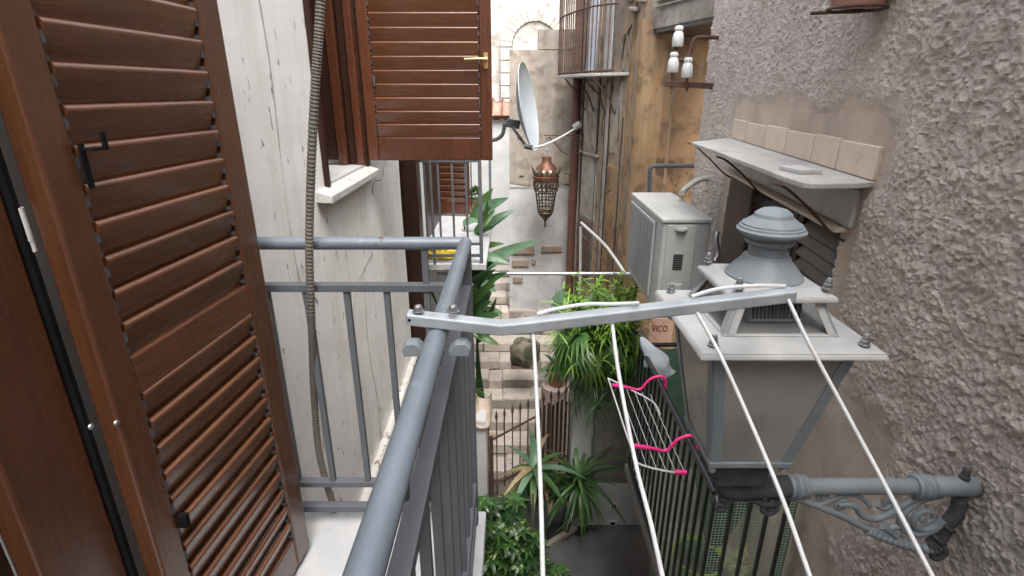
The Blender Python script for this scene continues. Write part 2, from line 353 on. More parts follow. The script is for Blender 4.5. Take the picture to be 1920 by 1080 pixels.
# stepped lane of individual stones
lane = empty('stepped_lane', (0, 7, -4.2), kind='structure')
NST = 13
for i in range(NST):
    y0 = 5.55+i*.34; z = -4.52+i*.13
    MB().b2((-1.25, y0+.015, z-.5), (1.25, y0+.345, z-.018)).build('step_bed', M['mortar'], lane)
    x = -1.25
    while x < 1.2:
        w = rnd.choice((.13, .2, .3, .42, .55, .7))*rnd.uniform(.85, 1.15); w = min(w, 1.25-x)
        if w < .06: break
        if i % 3 == 1 and rnd.random() < .5:
            for (ya, yb) in ((y0, y0+.16), (y0+.17, y0+.335)):
                MB().b2((x+.006, ya, z-.14 if ya == y0 else z-.03), (x+w-.006, yb, z+rnd.uniform(-.006, .008))).build('stone', M[rnd.choice(('stone', 'stone', 'stone_grey', 'stone_brown'))], lane, bevel=.008)
        else:
            o = MB().box((x+w/2, y0+.165+rnd.uniform(-.025, .02), z-.07+rnd.uniform(-.008, .006)), (w-.012, .33+rnd.uniform(-.03, .01), .14)).build('stone', M[rnd.choice(('stone',)*6+('stone_brown', 'stone_grey'))], lane, bevel=.01)
            o.rotation_euler = (rnd.uniform(-.035, .035), rnd.uniform(-.03, .03), rnd.uniform(-.06, .06))
        x += w
MB().b2((-6, 9.97, -6), (6, 20, -2.99)).build('upper_lane', M['mortar'], kind='structure')

# ------------------------------------------------------------------ left house
LX = -.90
lh = empty('house', (LX-1, 2, GZ), 'stained white plaster house wall with brown shutters on the left of the alley', 'building')
us = np.concatenate([np.arange(0, .8, .05), np.arange(.8, 4.331, .03)])
zs = np.concatenate([np.arange(GZ, -2.4, .06), np.arange(-2.4, 1.0, .03), np.arange(1.0, 1.61, .1)])
def dl(u, z): return .012*fbm(u, z, 1.2, 3, 3)+.004*fbm(u, z, 9, 11, 3)-.008
# (window opening snapped to the grid)
WY0, WY1, WZ0 = 2.60, 3.32, -.42
relief_wall('wall', (LX, 0, 0), (0, 1, 0), us, zs, dl, M['plaster'], .3, lh, holes=[(WY0, WY1, WZ0, 1.5), (-.1, .84, -1.5, .9)])
MB().b2((LX-2.6, 4.0, GZ), (LX-.31, 4.33, 1.6)).b2((LX-2.6, -3, GZ), (LX-.001, -.02, 1.6)).b2((LX-2.6, -.02, 1.2), (LX-.31, .84, 1.6)).b2((LX-2.6, .9, GZ), (LX-2.4, 4, 1.6)).build('wall', M['plaster'], lh)
MB().b2((LX-2.4, .9, -1.6), (LX-.31, 4, -1.5)).b2((LX-2.4, -.02, -1.6), (LX-.31, .9, -1.5)).build('floor', M['marble'], lh)
MB().b2((LX-2.6, -5.5, 1.6), (LX-.31, .84, 4.2)).b2((LX-2.6, -5.5, GZ), (LX-.001, -3, 4.2)).b2((LX-2.6, -6.5, GZ), (3.5, -5.5, 4.2)).build('wall', M['plaster'], lh)  # unseen high walls and alley end behind the camera, added to cut low light
# crack lines / joints in the plaster
MB().tube(smooth_path([(LX+.002, 3.42, -.62), (LX+.002, 3.5, -.55), (LX+.002, 3.7, -.57), (LX+.002, 3.85, -.47), (LX+.002, 4.25, -.4)], 4), .004, 5).build('crack', M['facade_grey'], lh)
for P_ in ([(3.05, -1.0), (3.0, -1.5), (3.08, -2.0), (3.02, -2.6)], [(2.1, .6), (2.14, .1), (2.1, -.5), (2.16, -1.1), (2.12, -1.6)], [(2.6, -1.3), (2.9, -1.05), (3.3, -.98)]):
    MB().tube(smooth_path([(LX+.0035, a_, b_) for a_, b_ in P_], 5), .0022, 4).build('crack', M['facade_grey'], lh)
# door frame (wood, close to the camera)
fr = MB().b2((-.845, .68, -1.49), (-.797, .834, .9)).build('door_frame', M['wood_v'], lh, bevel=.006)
MB().b2((-.875, .60, -1.49), (-.835, .675, .9)).build('door_frame', M['wood_dark'], lh, bevel=.005)  # dark room's shade put into the colour of this board and the panel
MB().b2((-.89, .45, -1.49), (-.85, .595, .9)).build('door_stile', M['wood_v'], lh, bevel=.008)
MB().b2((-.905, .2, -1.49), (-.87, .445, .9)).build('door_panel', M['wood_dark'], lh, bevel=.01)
MB().b2((-1.15, .836, -1.5), (-.788, .846, .9)).build('gap_shade', M['dark'], lh)  # dark sheet across the hinge gap, its shade put into the colour
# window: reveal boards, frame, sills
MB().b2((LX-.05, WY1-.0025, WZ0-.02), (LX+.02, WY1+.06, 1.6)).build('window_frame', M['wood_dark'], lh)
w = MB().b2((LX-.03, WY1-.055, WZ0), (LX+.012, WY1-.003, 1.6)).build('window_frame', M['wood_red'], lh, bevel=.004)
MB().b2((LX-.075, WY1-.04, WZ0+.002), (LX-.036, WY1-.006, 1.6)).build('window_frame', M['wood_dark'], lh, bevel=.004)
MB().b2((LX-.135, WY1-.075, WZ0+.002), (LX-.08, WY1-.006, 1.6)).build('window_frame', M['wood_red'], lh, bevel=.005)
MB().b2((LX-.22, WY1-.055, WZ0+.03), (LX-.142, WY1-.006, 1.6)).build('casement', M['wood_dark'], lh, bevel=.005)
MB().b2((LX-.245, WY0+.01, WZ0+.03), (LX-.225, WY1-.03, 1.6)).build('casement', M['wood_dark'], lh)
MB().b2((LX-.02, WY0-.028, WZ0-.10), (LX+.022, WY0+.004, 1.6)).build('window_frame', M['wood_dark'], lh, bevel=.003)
MB().b2((LX-.24, WY0, WZ0-.02), (LX+.006, WY1, WZ0+.0)).build('inner_sill', M['marble'], lh)
MB().prism([(LX-.02, 2.44, -.485), (LX+.075, 2.44, -.49), (LX+.075, 2.44, -.455), (LX-.02, 2.44, -.425)], (0, .95, 0)).build('window_sill', M['slate'], lh, bevel=.004)
# small white hinge of the door
h = MB().lathe([(0, 0), (.009, 0), (.009, .055), (0, .055)], at(40, 418, X=-.795)-Vector((0, 0, .03)), 12).lathe([(0, 0), (.0085, 0), (.0085, .03), (0, .03)], at(44, 440, X=-.795)-Vector((0, -.004, .03)), 12).build('hinge', M['cord'], lh, smooth=40)
MB().b2((-.80, .60, -.30), (-.797, .66, -.05)).build('hinge_plate', M['lamp_dark'], lh)

# ------------------------------------------------------------------ louvred shutters
def slat_mesh(L, wd, th, tilt, m, name='slat'):
    prof = [(-th/2, -wd/2), (th/2, -wd/2)]+[(th/2*math.cos(a), wd/2+th/2*math.sin(a)) for a in [math.pi*k/5 for k in range(6)]]
    ct, st = math.cos(tilt), math.sin(tilt)
    pr = [(y*ct+z*st, -y*st+z*ct) for y, z in prof]
    b = MB().prism([(0, y, z) for y, z in pr], (L, 0, 0))
    return b.mesh(name, m, 50)[0]
def shutter(label, loc, rz, width, z0, z1, th, stl, str_, brail, mids, pitch, slw, tilt, ms, mv, mh, hgrp=None):
    """local frame: x along the leaf from the hinge, y = the face we see, z up"""
    t = empty('shutter', loc, label, 'shutter', rz=rz, local=True)
    MB().b2((0, -th, z0), (stl, 0, z1)).build('stile', mv, t, bevel=.006)
    MB().b2((width-str_, -th, z0), (width, 0, z1)).build('stile', mv, t, bevel=.006)
    zc = [(z0, z0+brail)]+[(a, b) for a, b in mids]+[(z1-.09, z1)]
    for a, b in zc: MB().b2((stl+.0005, -th+.002, a), (width-str_-.0005, -.002, b)).build('rail', mh, t, bevel=.005)
    sm = slat_mesh(width-stl-str_-.012, slw, .0165, tilt, ms)
    pins = MB()
    for k in range(len(zc)-1):
        a, b = zc[k][1], zc[k+1][0]; n = int(round((b-a)/pitch)); p = (b-a)/n
        for i in range(n):
            z = a+p*(i+.5)-.003
            o = place('slat', sm, (width/2+(stl-str_)/2, -th*.5+.002, z), (rnd.uniform(-.022, .022), rnd.uniform(-.002, .002), 0), t)
            for xx in (stl+.004, width-str_-.004): pins.box((xx, -.008, z+.012), (.008, .008, .02)); pins.box((xx, -.012, z-.02), (.008, .01, .008))
    pins.box((stl+.003, -th*.8, (z0+z1)/2), (.006, .006, z1-z0-.02)); pins.box((width-str_-.003, -th*.8, (z0+z1)/2), (.006, .006, z1-z0-.02))
    pins.build('tilt_rod', M['lamp_dark'], t)
    return t
# big door leaf: hinge edge at Y .853, runs 4.3 degrees off the wall (local x -> +Y)
dirv = Vector((.075, 1, 0)).normalized(); rz = math.atan2(dirv.y, dirv.x)
# local +y must face +X (the alley): x->dir, y-> left of dir = -X; so mirror by hinging from the far edge
far = Vector((-.805+.075*1.425, 1.425, 0)); near = Vector((-.805+.075*.853, .853, 0))
wid = (far-near).length
bigsh = shutter('large reddish brown louvred door shutter folded back along the wall, nearest the viewer', far, rz+math.pi, wid, -1.475, .5875, .042, .088, .068, .115, [(-.570, -.485)], .0655, .0755, R(18), M['slat'], M['wood_v'], M['wood_h'])
Lm = Matrix.Translation(far) @ Matrix.Rotation(rz+math.pi, 4, 'Z'); Li = Lm.inverted()
def loc_(p): return Li @ Vector(p)
a = loc_(at(128, 300, X=-.715)); 
hk = MB(); p0 = loc_(at(146, 278, X=-.73))
hk.box(p0+Vector((0, .006, -.03)), (.012, .004, .075)); hk.box(p0+Vector((-.014, .016, -.002)), (.03, .022, .005)); hk.box(p0+Vector((-.028, .026, .010)), (.010, .005, .03))
hk.build('latch', M['dark'], bigsh, bevel=.001)
p1 = loc_(at(340, 975, X=-.735))
MB().box(p1+Vector((0, .006, .0)), (.014, .02, .035)).build('latch', M['dark'], bigsh, bevel=.002)
for q in (at(218, 793, X=-.74), at(170, 800, X=-.765)): MB().lathe([(0, 0), (.006, 0), (.005, .003), (0, .004)], loc_(q), 10, Matrix.Rotation(R(-90), 3, 'X')).build('screw', M['bolt'], bigsh, smooth=40)
# window leaf (faces the viewer), hinged at the far jamb
YW = 3.33
zb = at(800, 301, Y=YW).z
xl = at(687, 250, Y=YW).x; xr = at(923, 250, Y=YW).x
wl_ = xr-xl
wsh = shutter('red brown louvred window shutter standing open across the alley with brass handle', (xr, YW, 0), math.pi, wl_, zb, 1.25, .045, .068, .062, .135, [], .0762, .084, R(20), M['slat_red'], M['wood_red'], M['wood_red'])
hx = wl_-(at(911, 112, Y=YW).x-xl); hz = at(911, 112, Y=YW).z
hx = xr-at(911, 112, Y=YW).x
hb = MB().lathe([(0, 0), (.014, 0), (.014, .008), (.008, .012), (.007, .045), (0, .046)], (hx, 0, hz), 12, Matrix.Rotation(R(-90), 3, 'X') @ Matrix.Identity(3))
hb.box((hx, .004, hz-.004), (.024, .007, .085)); hb.tube([(hx, .045, hz), (hx+.03, .05, hz+.002), (hx+.12, .047, hz)], [.009, .008, .007], 10)
hb.build('handle', M['brass'], wsh, smooth=45)
MB().box((wl_-.074, .004, at(700, 152, Y=YW).z), (.012, .012, .055)).build('latch', M['lamp_dark'], wsh)

# ------------------------------------------------------------------ balconies
def balcony(label, x0, x1, y0, y1, zf, sides, grp, slab_t=.06, post=True):
    """marble slab + grey steel railing: tube handrail, second rail, two bottom rails, square balusters"""
    t = empty('balcony', ((x0+x1)/2, (y0+y1)/2, zf), label, 'balcony', grp)
    MB().b2((x0, y0, zf-slab_t), (x1+.03, y1+.03, zf)).build('slab', M['marble'], t, bevel=.006)
    zt, z2, zb1, zb2 = zf+1.07, zf+.93, zf+.185, zf+.075
    xr_ = x1-.012; rm, rd = M['rail'], M['rail_dark']
    runs = []
    yy1 = y1-.03; yy0 = y0+.03
    if 'far' in sides: runs.append(((x0+.01, yy1), (xr_, yy1)))
    if 'near' in sides: runs.append(((x0+.01, yy0), (xr_, yy0)))
    if 'outer' in sides: runs.append(((xr_, yy0 if 'near' in sides else y0), (xr_, yy1)))
    for (a, b) in runs:
        alongx = abs(a[1]-b[1]) < 1e-6
        MB().tube([(a[0], a[1], zt), (b[0], b[1], zt)], .0195, 20).build('handrail', rm, t, smooth=40)
        off = -.02 if not alongx else 0
        for z, h in ((z2, .024), (zb1, .022), (zb2, .026)):
            e = .0165 if alongx else 0
            MB().bar((a[0], a[1], z), (b[0]-e, b[1], z), .03, h).build('cross_rail', rd, t, bevel=.002)
        Ln = (Vector(b)-Vector(a)).length; n = int(round(Ln/.125)); bm_ = None
        for i in range(1, n):
            f = i/n; p = (a[0]+(b[0]-a[0])*f, a[1]+(b[1]-a[1])*f)
            ps = post and i == n-1 and alongx
            top = zt-.015 if ps else z2-.013
            if bm_ is None or ps:
                bm_, c0 = MB().box((0, 0, (top+zb1+.012)/2), (.018, .018, top-zb1-.012)).mesh('baluster', rd); cz = c0.z
            place('post' if ps else 'baluster', bm_, (p[0], p[1], cz), (0, 0, 0), t)
    for (px_, py_) in ((xr_, yy1), (xr_, yy0)) if 'near' in sides else ((xr_, yy1),):
        MB().box((px_, py_, (zt-.016+zf)/2), (.032, .032, zt-.016-zf)).build('post', rd, t, bevel=.003)
    MB().lathe([(0, -.0195), (.0195, 0), (.0195, .001), (0, .0195)], (xr_, yy1, zt), 16).build('handrail', rm, t, smooth=60)
    return t
b1 = balcony('nearest marble balcony with grey steel railing and round handrail in the foreground', LX+.003, -.128, -.6, 1.58, -1.5, ('far', 'outer'), 'balconies on the white house side')
b2 = balcony('small far marble balcony with grey railing beyond the dark post, holding potted plants', -.90, -.27, 4.69, 6.95, -1.5, ('near', 'far'), 'balconies on the white house side')
# curled bracket under our handrail
cb_ = MB().tube(arc((-.147, .62, -.475), .02, -60, 200, 12, 'YZ')+[Vector((-.147, .59, -.53))], .006, 8).build('curled_bracket', M['rail_dark'], b1, smooth=40)

# house the far balcony hangs on + dark post
fh = empty('house', (-2, 8, GZ), 'white rendered house behind the far marble balcony', 'building')
MB().b2((-2.6, 4.72, GZ), (-.905, 8.98, 2)).build('wall', M['white_wall'], fh)
MB().b2((-.905, 5.5, -1.5), (-.895, 6.9, .8)).build('door', M['wood_dark'], fh)
MB().b2((-.94, 4.38, GZ), (-.775, 4.56, 2.5)).build('post', M['wood_dark'], bevel=.008, label='tall dark brown square post at the far corner of the white plaster wall', cat='post')
MB().tube([(-.70, 4.62, -1.48), (-.70, 4.62, 2.0)], .012, 8).build('rod', M['rail_dark'], label='thin grey upright rod between the dark post and the far balcony shutter', cat='rod')
shutter('small far brown louvred shutter open on the far marble balcony', (-.53, 6.65, 0), math.pi-R(8), .48, -1.47, .9, .04, .06, .05, .13, [], .078, .086, R(26), M['slat_red'], M['wood_red'], M['wood_red'])

# white peeling pipe and corrugated conduit on the left wall
A = at(779, 662, X=-.87); B = at(668, 985, X=-.87)
MB().tube([A, B+(B-A)*.3], .032, 16).build('drainpipe', M['pipe_white'], smooth=40, label='peeling white pipe sloping along the foot of the white plaster wall', cat='pipe')
for f in (.3, .75): pass
pts = smooth_path([at(604, -60, Y=1.47), at(598, 60, Y=1.47), at(590, 180, Y=1.48), at(583, 330, Y=1.49), at(580, 470, Y=1.50), at(584, 600, Y=1.52), at(589, 740, Y=1.57), at(597, 840, Y=1.60), at(612, 905, Y=1.61), at(630, 962, Y=1.61)], 38)
rr = [.0108 + (.0018 if i % 2 else 0) for i in range(len(pts))]
MB().tube(pts, rr, 10).build('corrugated_conduit', M['conduit'], smooth=28, label='beige corrugated conduit hanging down past the grey railing', cat='conduit')

# ------------------------------------------------------------------ right wall: rough stucco with window
RU = Vector((.1125, 1, 0)); RL = RU.length
def rw(Y): return 1.145+.1125*Y
rh = empty('house', (2.5, 2.5, GZ), 'rough grey mauve stucco house wall filling the right side of the alley', 'building')
ya = [.15]
while ya[-1] < 5.08: ya.append(ya[-1]+max(.004, .0037*ya[-1]))
ya[-1] = 5.08
us = (np.array(ya)-.15)*RL
zs = np.arange(-2.86, 1.0, .006)
def patchmask(u, z):
    Y = u/RL+.15
    n1 = fbm(u, z, 2.3, 41, 4)
    m = np.clip((n1-.50)*6-(z+1.15)*1.6, 0, 1)*np.clip((Y-1.25)*3, 0, 1)*np.clip((2.9-Y)*4, 0, 1)        # bare smooth patches low down, left of the bracket
    border = np.maximum(np.clip(1-np.abs(Y-2.13)/.07, 0, 1)*(z < -.33)*(z > -1.6), np.clip(1-np.abs(Y-4.0)/.10, 0, 1)*(z < -.3)*(z > -1.6))
    above = np.clip(1.9-np.abs(z+.19)/.11-1.6*fbm(u, z, 4, 43, 3)+.6, 0, 1)*np.clip((Y-1.9)*5, 0, 1)*np.clip((4.2-Y)*5, 0, 1)
    return np.clip(m+border*2+above*1.6, 0, 1)
def dr(u, z):
    rough = 1-.92*patchmask(u, z)
    wu = u+.012*(pnoise(u*40, z*40, 5)-.5); wz = z+.012*(pnoise(u*40+9, z*40, 6)-.5)
    n1 = fbm(wu, wz, 74, 21, 2, .55); n2 = fbm(wu, wz, 100, 71, 2, .5); n3 = fbm(wu, wz, 20, 77, 3)
    ridge = 1-np.abs(n1-.5)*4
    blobs = np.clip((n1-.47)*3.2, 0, 1)
    return rough*(.007*blobs*np.clip(.3+1.6*fbm(u, z, 7, 79, 2), 0, 1.3)+.004*np.clip(ridge, 0, 1)+.010*n2+.016*n3)+.03*fbm(u, z, 1.3, 31, 3)+.008*fbm(u, z, 6, 35, 3)-.035
yo0, yo1 = 2.20, 3.92
hole = [((yo0-.15)*RL, (yo1-.15)*RL, -1.55, -.53)]
relief_wall('wall', (rw(.15), .15, 0), RU, us, zs, dr, M['stucco'], .30, rh, holes=hole, attr=patchmask, sharp=22)
c_ = MB()
for (y0, y1, z0, z1, dd) in ((.15, 5.08, 1.0, 1.5, 0.0), (.15, 5.08, GZ, -2.86, 0.0), (-3, .15, GZ, 1.5, 0.0), (-5.5, .14, 1.5, 4.0, .01), (-5.5, -3, GZ, 1.5, 0.0)):  # raised and rearmost unseen blocks are added to shade the near parts
    c_.prism([(rw(y0)+.01, y0, z0), (rw(y1)+.01, y1, z0), (rw(y1)+1.4, y1, z0), (rw(y0)+1.4, y0, z0)], (0, 0, z1-z0))
c_.prism([(rw(.15)+.32, .16, -2.86), (rw(5.07)+.32, 5.07, -2.86), (rw(5.07)+1.4, 5.07, -2.86), (rw(.15)+1.4, .16, -2.86)], (0, 0, 3.86))
c_.build('wall', M['stucco'], rh)
def RP(Y, z, out=0): return Vector((rw(Y)-out, Y, z))
# dark louvred window shutters inside the opening
def panel(y0, y1, z0, z1, out, th, name, m, par, bev=.004):
    return MB().prism([RP(y0, z0, out), RP(y1, z0, out), RP(y1, z0, out-th), RP(y0, z0, out-th)], (0, 0, z1-z0)).build(name, m, par, bevel=bev)
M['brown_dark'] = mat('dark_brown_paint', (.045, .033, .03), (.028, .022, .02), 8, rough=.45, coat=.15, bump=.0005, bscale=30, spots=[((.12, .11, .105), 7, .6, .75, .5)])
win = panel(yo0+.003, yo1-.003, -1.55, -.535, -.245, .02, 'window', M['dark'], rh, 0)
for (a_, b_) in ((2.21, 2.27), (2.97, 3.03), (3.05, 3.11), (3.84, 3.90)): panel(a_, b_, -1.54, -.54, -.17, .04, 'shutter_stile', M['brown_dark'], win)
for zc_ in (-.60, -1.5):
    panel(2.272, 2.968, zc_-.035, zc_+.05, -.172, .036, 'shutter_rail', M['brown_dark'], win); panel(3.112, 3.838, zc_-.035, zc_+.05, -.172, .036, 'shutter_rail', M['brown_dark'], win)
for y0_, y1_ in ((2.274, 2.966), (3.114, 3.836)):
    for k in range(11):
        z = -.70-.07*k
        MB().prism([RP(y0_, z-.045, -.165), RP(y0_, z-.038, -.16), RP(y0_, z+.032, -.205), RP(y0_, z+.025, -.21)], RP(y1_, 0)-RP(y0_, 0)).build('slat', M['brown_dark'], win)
# lintel under the shelf
MB().prism([RP(2.12, -.53, .01), RP(4.02, -.53, .01), RP(4.02, -.53, -.1), RP(2.12, -.53, -.1)], (0, 0, .16)).build('lintel', M['slate'], rh, bevel=.01)
MB().prism([RP(2.16, -.555, .05), RP(3.96, -.555, .05), RP(3.96, -.555, -.05), RP(2.16, -.555, -.05)], (0, 0, .02)).build('lintel_edge', M['tile_cream'], rh, bevel=.004)
# stone shelf
pf = [at(1296, 266, Z=-.325), at(1502, 347, Z=-.335), at(1560, 345, Z=-.335), at(1629, 339, Z=-.325)]
n_ = 14; top = []
for i in range(n_+1):
    f = i/n_; p = pf[0].lerp(pf[1], f)+Vector((rnd.uniform(-.006, .006), 0, 0)); top.append(p)
top += [pf[1]+Vector((.03, -.03, 0)), Vector((rw(2.03)-.06, 2.02, -.325)), RP(2.06, -.325, -.04), RP(4.1, -.325, -.04)]
sh = MB().prism([Vector((p.x, p.y, -.325)) for p in top][::-1], (0, 0, -.022)).build('shelf', M['slate'], bevel=.004, label='long thin weathered stone canopy slab above the dark window on the stucco wall', cat='canopy')
for i, (y0, y1) in enumerate(((2.05, 2.36), (2.365, 2.62), (2.625, 2.97), (2.975, 3.30), (3.305, 3.70), (3.705, 4.02))):
    MB().prism([RP(y0+.001, -.322, .004), RP(y1-.001, -.322, .004), RP(y1-.003, -.322, -.05), RP(y0+.003, -.322, -.05)], (0, 0, .125+.006*(i % 2))).build('tile', M['tile_cream'], rh, bevel=.004)
q = at(1500, 318, Z=-.315)
MB().box(q+Vector((0, 0, 0)), (.10, .145, .018), (0, 0, .15)).build('stone_tile', M['white_wall'], bevel=.003, label='small loose white stone tile lying on the stone canopy', cat='tile')
for Y_, o_ in ((2.18, 1), (3.1, 2), (3.95, 3)):
    MB().tube(smooth_path([RP(Y_, -.60, -.02), RP(Y_, -.56, .05), RP(Y_, -.46, .16), RP(Y_, -.375, .27), RP(Y_, -.352, .33)], 4), .006, 6).build('support_bracket', M['rust'], sh)

# ------------------------------------------------------------------ recess with ochre back wall, lintel, VICO sign
oc = empty('house', (1.9, 6.4, GZ), 'ochre plastered house front in the recess behind the stucco corner', 'building')
def docr(u, z): return .02*fbm(u, z, 1.5, 51, 4)+.006*fbm(u, z, 9, 55, 3)
RB = 6.55
relief_wall('wall', (1.35, RB, 0), (1, 0, 0), np.arange(0, 2.2, .03), np.arange(GZ, 1.8, .035), docr, M['ochre'], .25, oc)
# lintel band over the recess
lq = [(1.47, 6.19), (1.76, 5.10), (2.4, 5.10), (2.4, RB-.03), (1.47, RB-.03)]
MB().prism([(x, y, .60) for x, y in lq], (0, 0, 1.2)).build('lintel', M['facade_grey'], oc, bevel=.01)
MB().prism([(x+.012, y+.012, .565) for x, y in lq], (0, 0, .034)).build('soffit', M['brown_dark'], oc)  # dark brown slab on the underside of the lintel
for z_, w_ in ((.80, .02), (.86, .035), (.95, .02)): MB().bar((1.465, 6.1, z_), (1.74, 5.12, z_), w_, w_).build('moulding', M['facade_grey'], oc, bevel=.008)
# sign
sg = empty('street_sign', (1.84, RB-.04, -2.9), 'terracotta tile street sign reading VICO on the ochre wall behind the street lantern', 'sign')
s0 = at(1208, 636, Y=RB-.06); s1 = at(1263, 597, Y=RB-.06)
MB().b2((s0.x, RB-.075, s0.z-.08), (s1.x, RB-.045, s1.z)).build('plate', M['sign'], sg, bevel=.004)
cu = bpy.data.curves.new('t', 'FONT'); cu.body = 'VICO'; cu.size = .135; cu.extrude = .003; cu.align_x = 'CENTER'; cu.space_character = 1.1
to = bpy.data.objects.new('t', cu); COL.objects.link(to); bpy.context.view_layer.update()
me = bpy.data.meshes.new_from_object(to); bpy.data.objects.remove(to); me.name = 'lettering'; me.materials.clear(); me.materials.append(M['sign_text'])
place('lettering', me, (at(1238, 613, Y=RB-.08).x, RB-.079, at(1238, 622, Y=RB-.08).z), (R(90), 0, 0), sg, scale=(.62, 1, 1))

# ------------------------------------------------------------------ weathered facade beyond the recess
C0 = Vector((1.45, 6.2, 0)); C1 = Vector((.98, 8.3, 0)); FU = (C1-C0).normalized(); FL = (C1-C0).length
FN = Vector((FU.y, -FU.x, 0)); FN = FN if FN.dot(-C0) > 0 else -FN
fc = empty('house', (1.7, 7.4, GZ), 'old weathered ochre and grey streaked facade with pilasters beside the brown downpipe', 'building')
def dfc(u, z): return .03*fbm(u*1.5, z, 1.4, 61, 4)+.012*fbm(u*2, z*.6, 8, 65, 4)-.02
relief_wall('wall', C0, FU, np.arange(0, FL+.001, .022), np.arange(GZ, 2.0, .03), dfc, M['facade'], .35, fc, holes=[])
def FP(u, z, out=0): return C0+FU*u+FN*out+Vector((0, 0, z))
def strip(u0, u1, z0, z1, out, m, name, par=fc, bev=.012, t=.06):
    return MB().prism([FP(u0, z0, out), FP(u1, z0, out), FP(u1, z0, out-t), FP(u0, z0, out-t)], (0, 0, z1-z0)).build(name, m, par, bevel=bev)
# bright rounded corner column
pr = MB(); cc = FP(.02, 0, -.05)
us2 = np.arange(0, .3, .02)
def dco(u, z): return .02*np.sin(np.pi*u/.28)*3+.02*fbm(u, z, 2.5, 81, 3)
relief_wall('corner', FP(-.03, 0, -.02), FU, np.arange(0, .281, .02), np.arange(GZ, .72, .03), dco, M['ochre_bright'], .2, fc)
relief_wall('wall', (C0.x, C0.y+.02, 0), (1, .0, 0), np.arange(0, .32, .03), np.arange(GZ, .74, .05), lambda u, z: .02*fbm(u, z, 2, 83, 3), M['ochre'], .2, fc)
strip(.95, 1.05, -2.6, .1, .02, M['facade_grey'], 'pilaster'); strip(1.35, 1.85, -.82, .12, .025, M['facade_grey'], 'pilaster')
strip(1.30, 1.88, -2.0, -.86, .01, M['farwall'], 'panel'); strip(1.25, 1.92, -.86, -.82, .05, M['facade_grey'], 'ledge')
strip(1.95, 2.05, -3.2, 2.5, .03, M['facade_grey'], 'pilaster')
strip(1.0, 1.28, .25, 2.6, .012, M['white_wall'], 'panel'); strip(1.36, 1.5, .25, 2.6, .03, M['facade_grey'], 'pilaster')
for pts_ in ([(.62, .62), (.66, .35), (.6, .2), (.72, .0), (.64, -.25), (.62, -.6)], [(1.12, -.25), (1.18, -.5), (1.05, -.75)], [(.45, .7), (.55, .62), (.5, .5), (.4, .3)], [(.75, -1.2), (.95, -1.35), (1.1, -1.7)]):
    MB().tube(smooth_path([FP(a_, b_, .004) for a_, b_ in pts_], 4), [.006+.006*rnd.random() for _ in range((len(pts_)-1)*4+1)], 5).build('crack', M['brown_dark'], fc)
for u_, z0_, z1_ in ((.92, -3, .15), (1.06, -3, .15), (1.31, -1.9, .15), (1.9, -3, 1.6), (.5, -2.4, -.3)): strip(u_, u_+.02, z0_, z1_, .016, M['brown_dark'], 'groove', bev=.004)
strip(.55, .92, -3.4, -.9, .008, M['ochre'], 'patch')
strip(.60, .88, -.75, .12, .006, M['endwall'], 'patch')
gr_ = strip(1.28, 1.9, -2.75, -1.75, .012, M['stone_grey'], 'window', bev=.004)
for k in range(9):
    u = 1.33+k*.065; MB().bar(FP(u, -2.72, .03), FP(u, -1.78, .03), .018, .018).build('window_bar', M['rust_light'], gr_)
# ornamental moulding fragments at the top
for k, (a_, b_) in enumerate(((.12, .9), (.3, .83), (.2, 1.02), (.42, .95))):
    MB().bar(FP(a_, b_, .02), FP(a_+.2, b_+.03, .02), .05, .05).build('moulding', M['facade_grey'], fc, bevel=.015)

# brown downpipe
dp = empty('downpipe', (.90, 8.15, GZ), 'brown metal downpipe running down beside the weathered facade', 'pipe')
PX, PY = .925, 8.12
MB().tube([(PX, PY, GZ), (PX, PY, 3.5)], .058, 16).build('pipe', M['pipe_brown'], dp, smooth=40)
for z in (-1.25, -1.62, -3.2, .3): MB().tube([(PX, PY, z), (PX, PY, z+.07)], .068, 16).build('collar', M['pipe_brown'], dp, smooth=40)
for z in (-.25, -.95): MB().bar((PX, PY, z), (PX+.14, PY+.02, z), .02, .02).build('clip', M['rust'], dp)

# caged balcony
cgb = empty('balcony', FP(1.0, .17, .2), 'rusty iron caged balcony with thin curved slab high on the weathered facade', 'balcony')
zsl = .165
corner = [FP(.42, 0, -.02), FP(.62, 0, .14), FP(.85, 0, .30), FP(1.1, 0, .37), FP(1.8, 0, .39), FP(2.05, 0, .38), FP(2.05, 0, -.02)]
MB().prism([Vector((p.x, p.y, zsl)) for p in corner], (0, 0, .035)).build('slab', M['slate'], cgb, bevel=.006)
path = smooth_path(corner[1:-1], 10)
acc = 0; prev = path[0]; nb = 0
for p in path[1:]:
    acc += (p-prev).length; prev = p
    if acc > .058 or nb == 0:
        acc = 0; nb += 1
        q = p-FN*.025
        MB().tube([(q.x, q.y, zsl+.035), (q.x, q.y, 1.6)], .0085, 6).build('bar', M['rust_light'], cgb)
for z in (zsl+.06, .93): MB().tube([Vector((p.x, p.y, z))-FN*.025 for p in path], .011, 6).build('rail', M['rust'], cgb)
MB().prism([FP(1.02, .24, .2), FP(1.22, .24, .24), FP(1.20, 1.2, .2), FP(1.06, 1.2, .16)], FN*.012).build('hung_sheet', M['blue_bag'], cgb)
for u in (.75, 1.05, 1.45, 1.8):
    MB().tube(smooth_path([FP(u, zsl-.01, .33), FP(u, zsl-.1, .25), FP(u, zsl-.22, .12), FP(u, zsl-.42, .03), FP(u, zsl-.38, .0)], 4), .010, 6).build('scroll_bracket', M['rust'], cgb)
    MB().tube(arc(FP(u, zsl-.14, .06), .05, 0, 400, 16, 'YZ', .02), .006, 5).build('scroll_bracket', M['rust'], cgb)

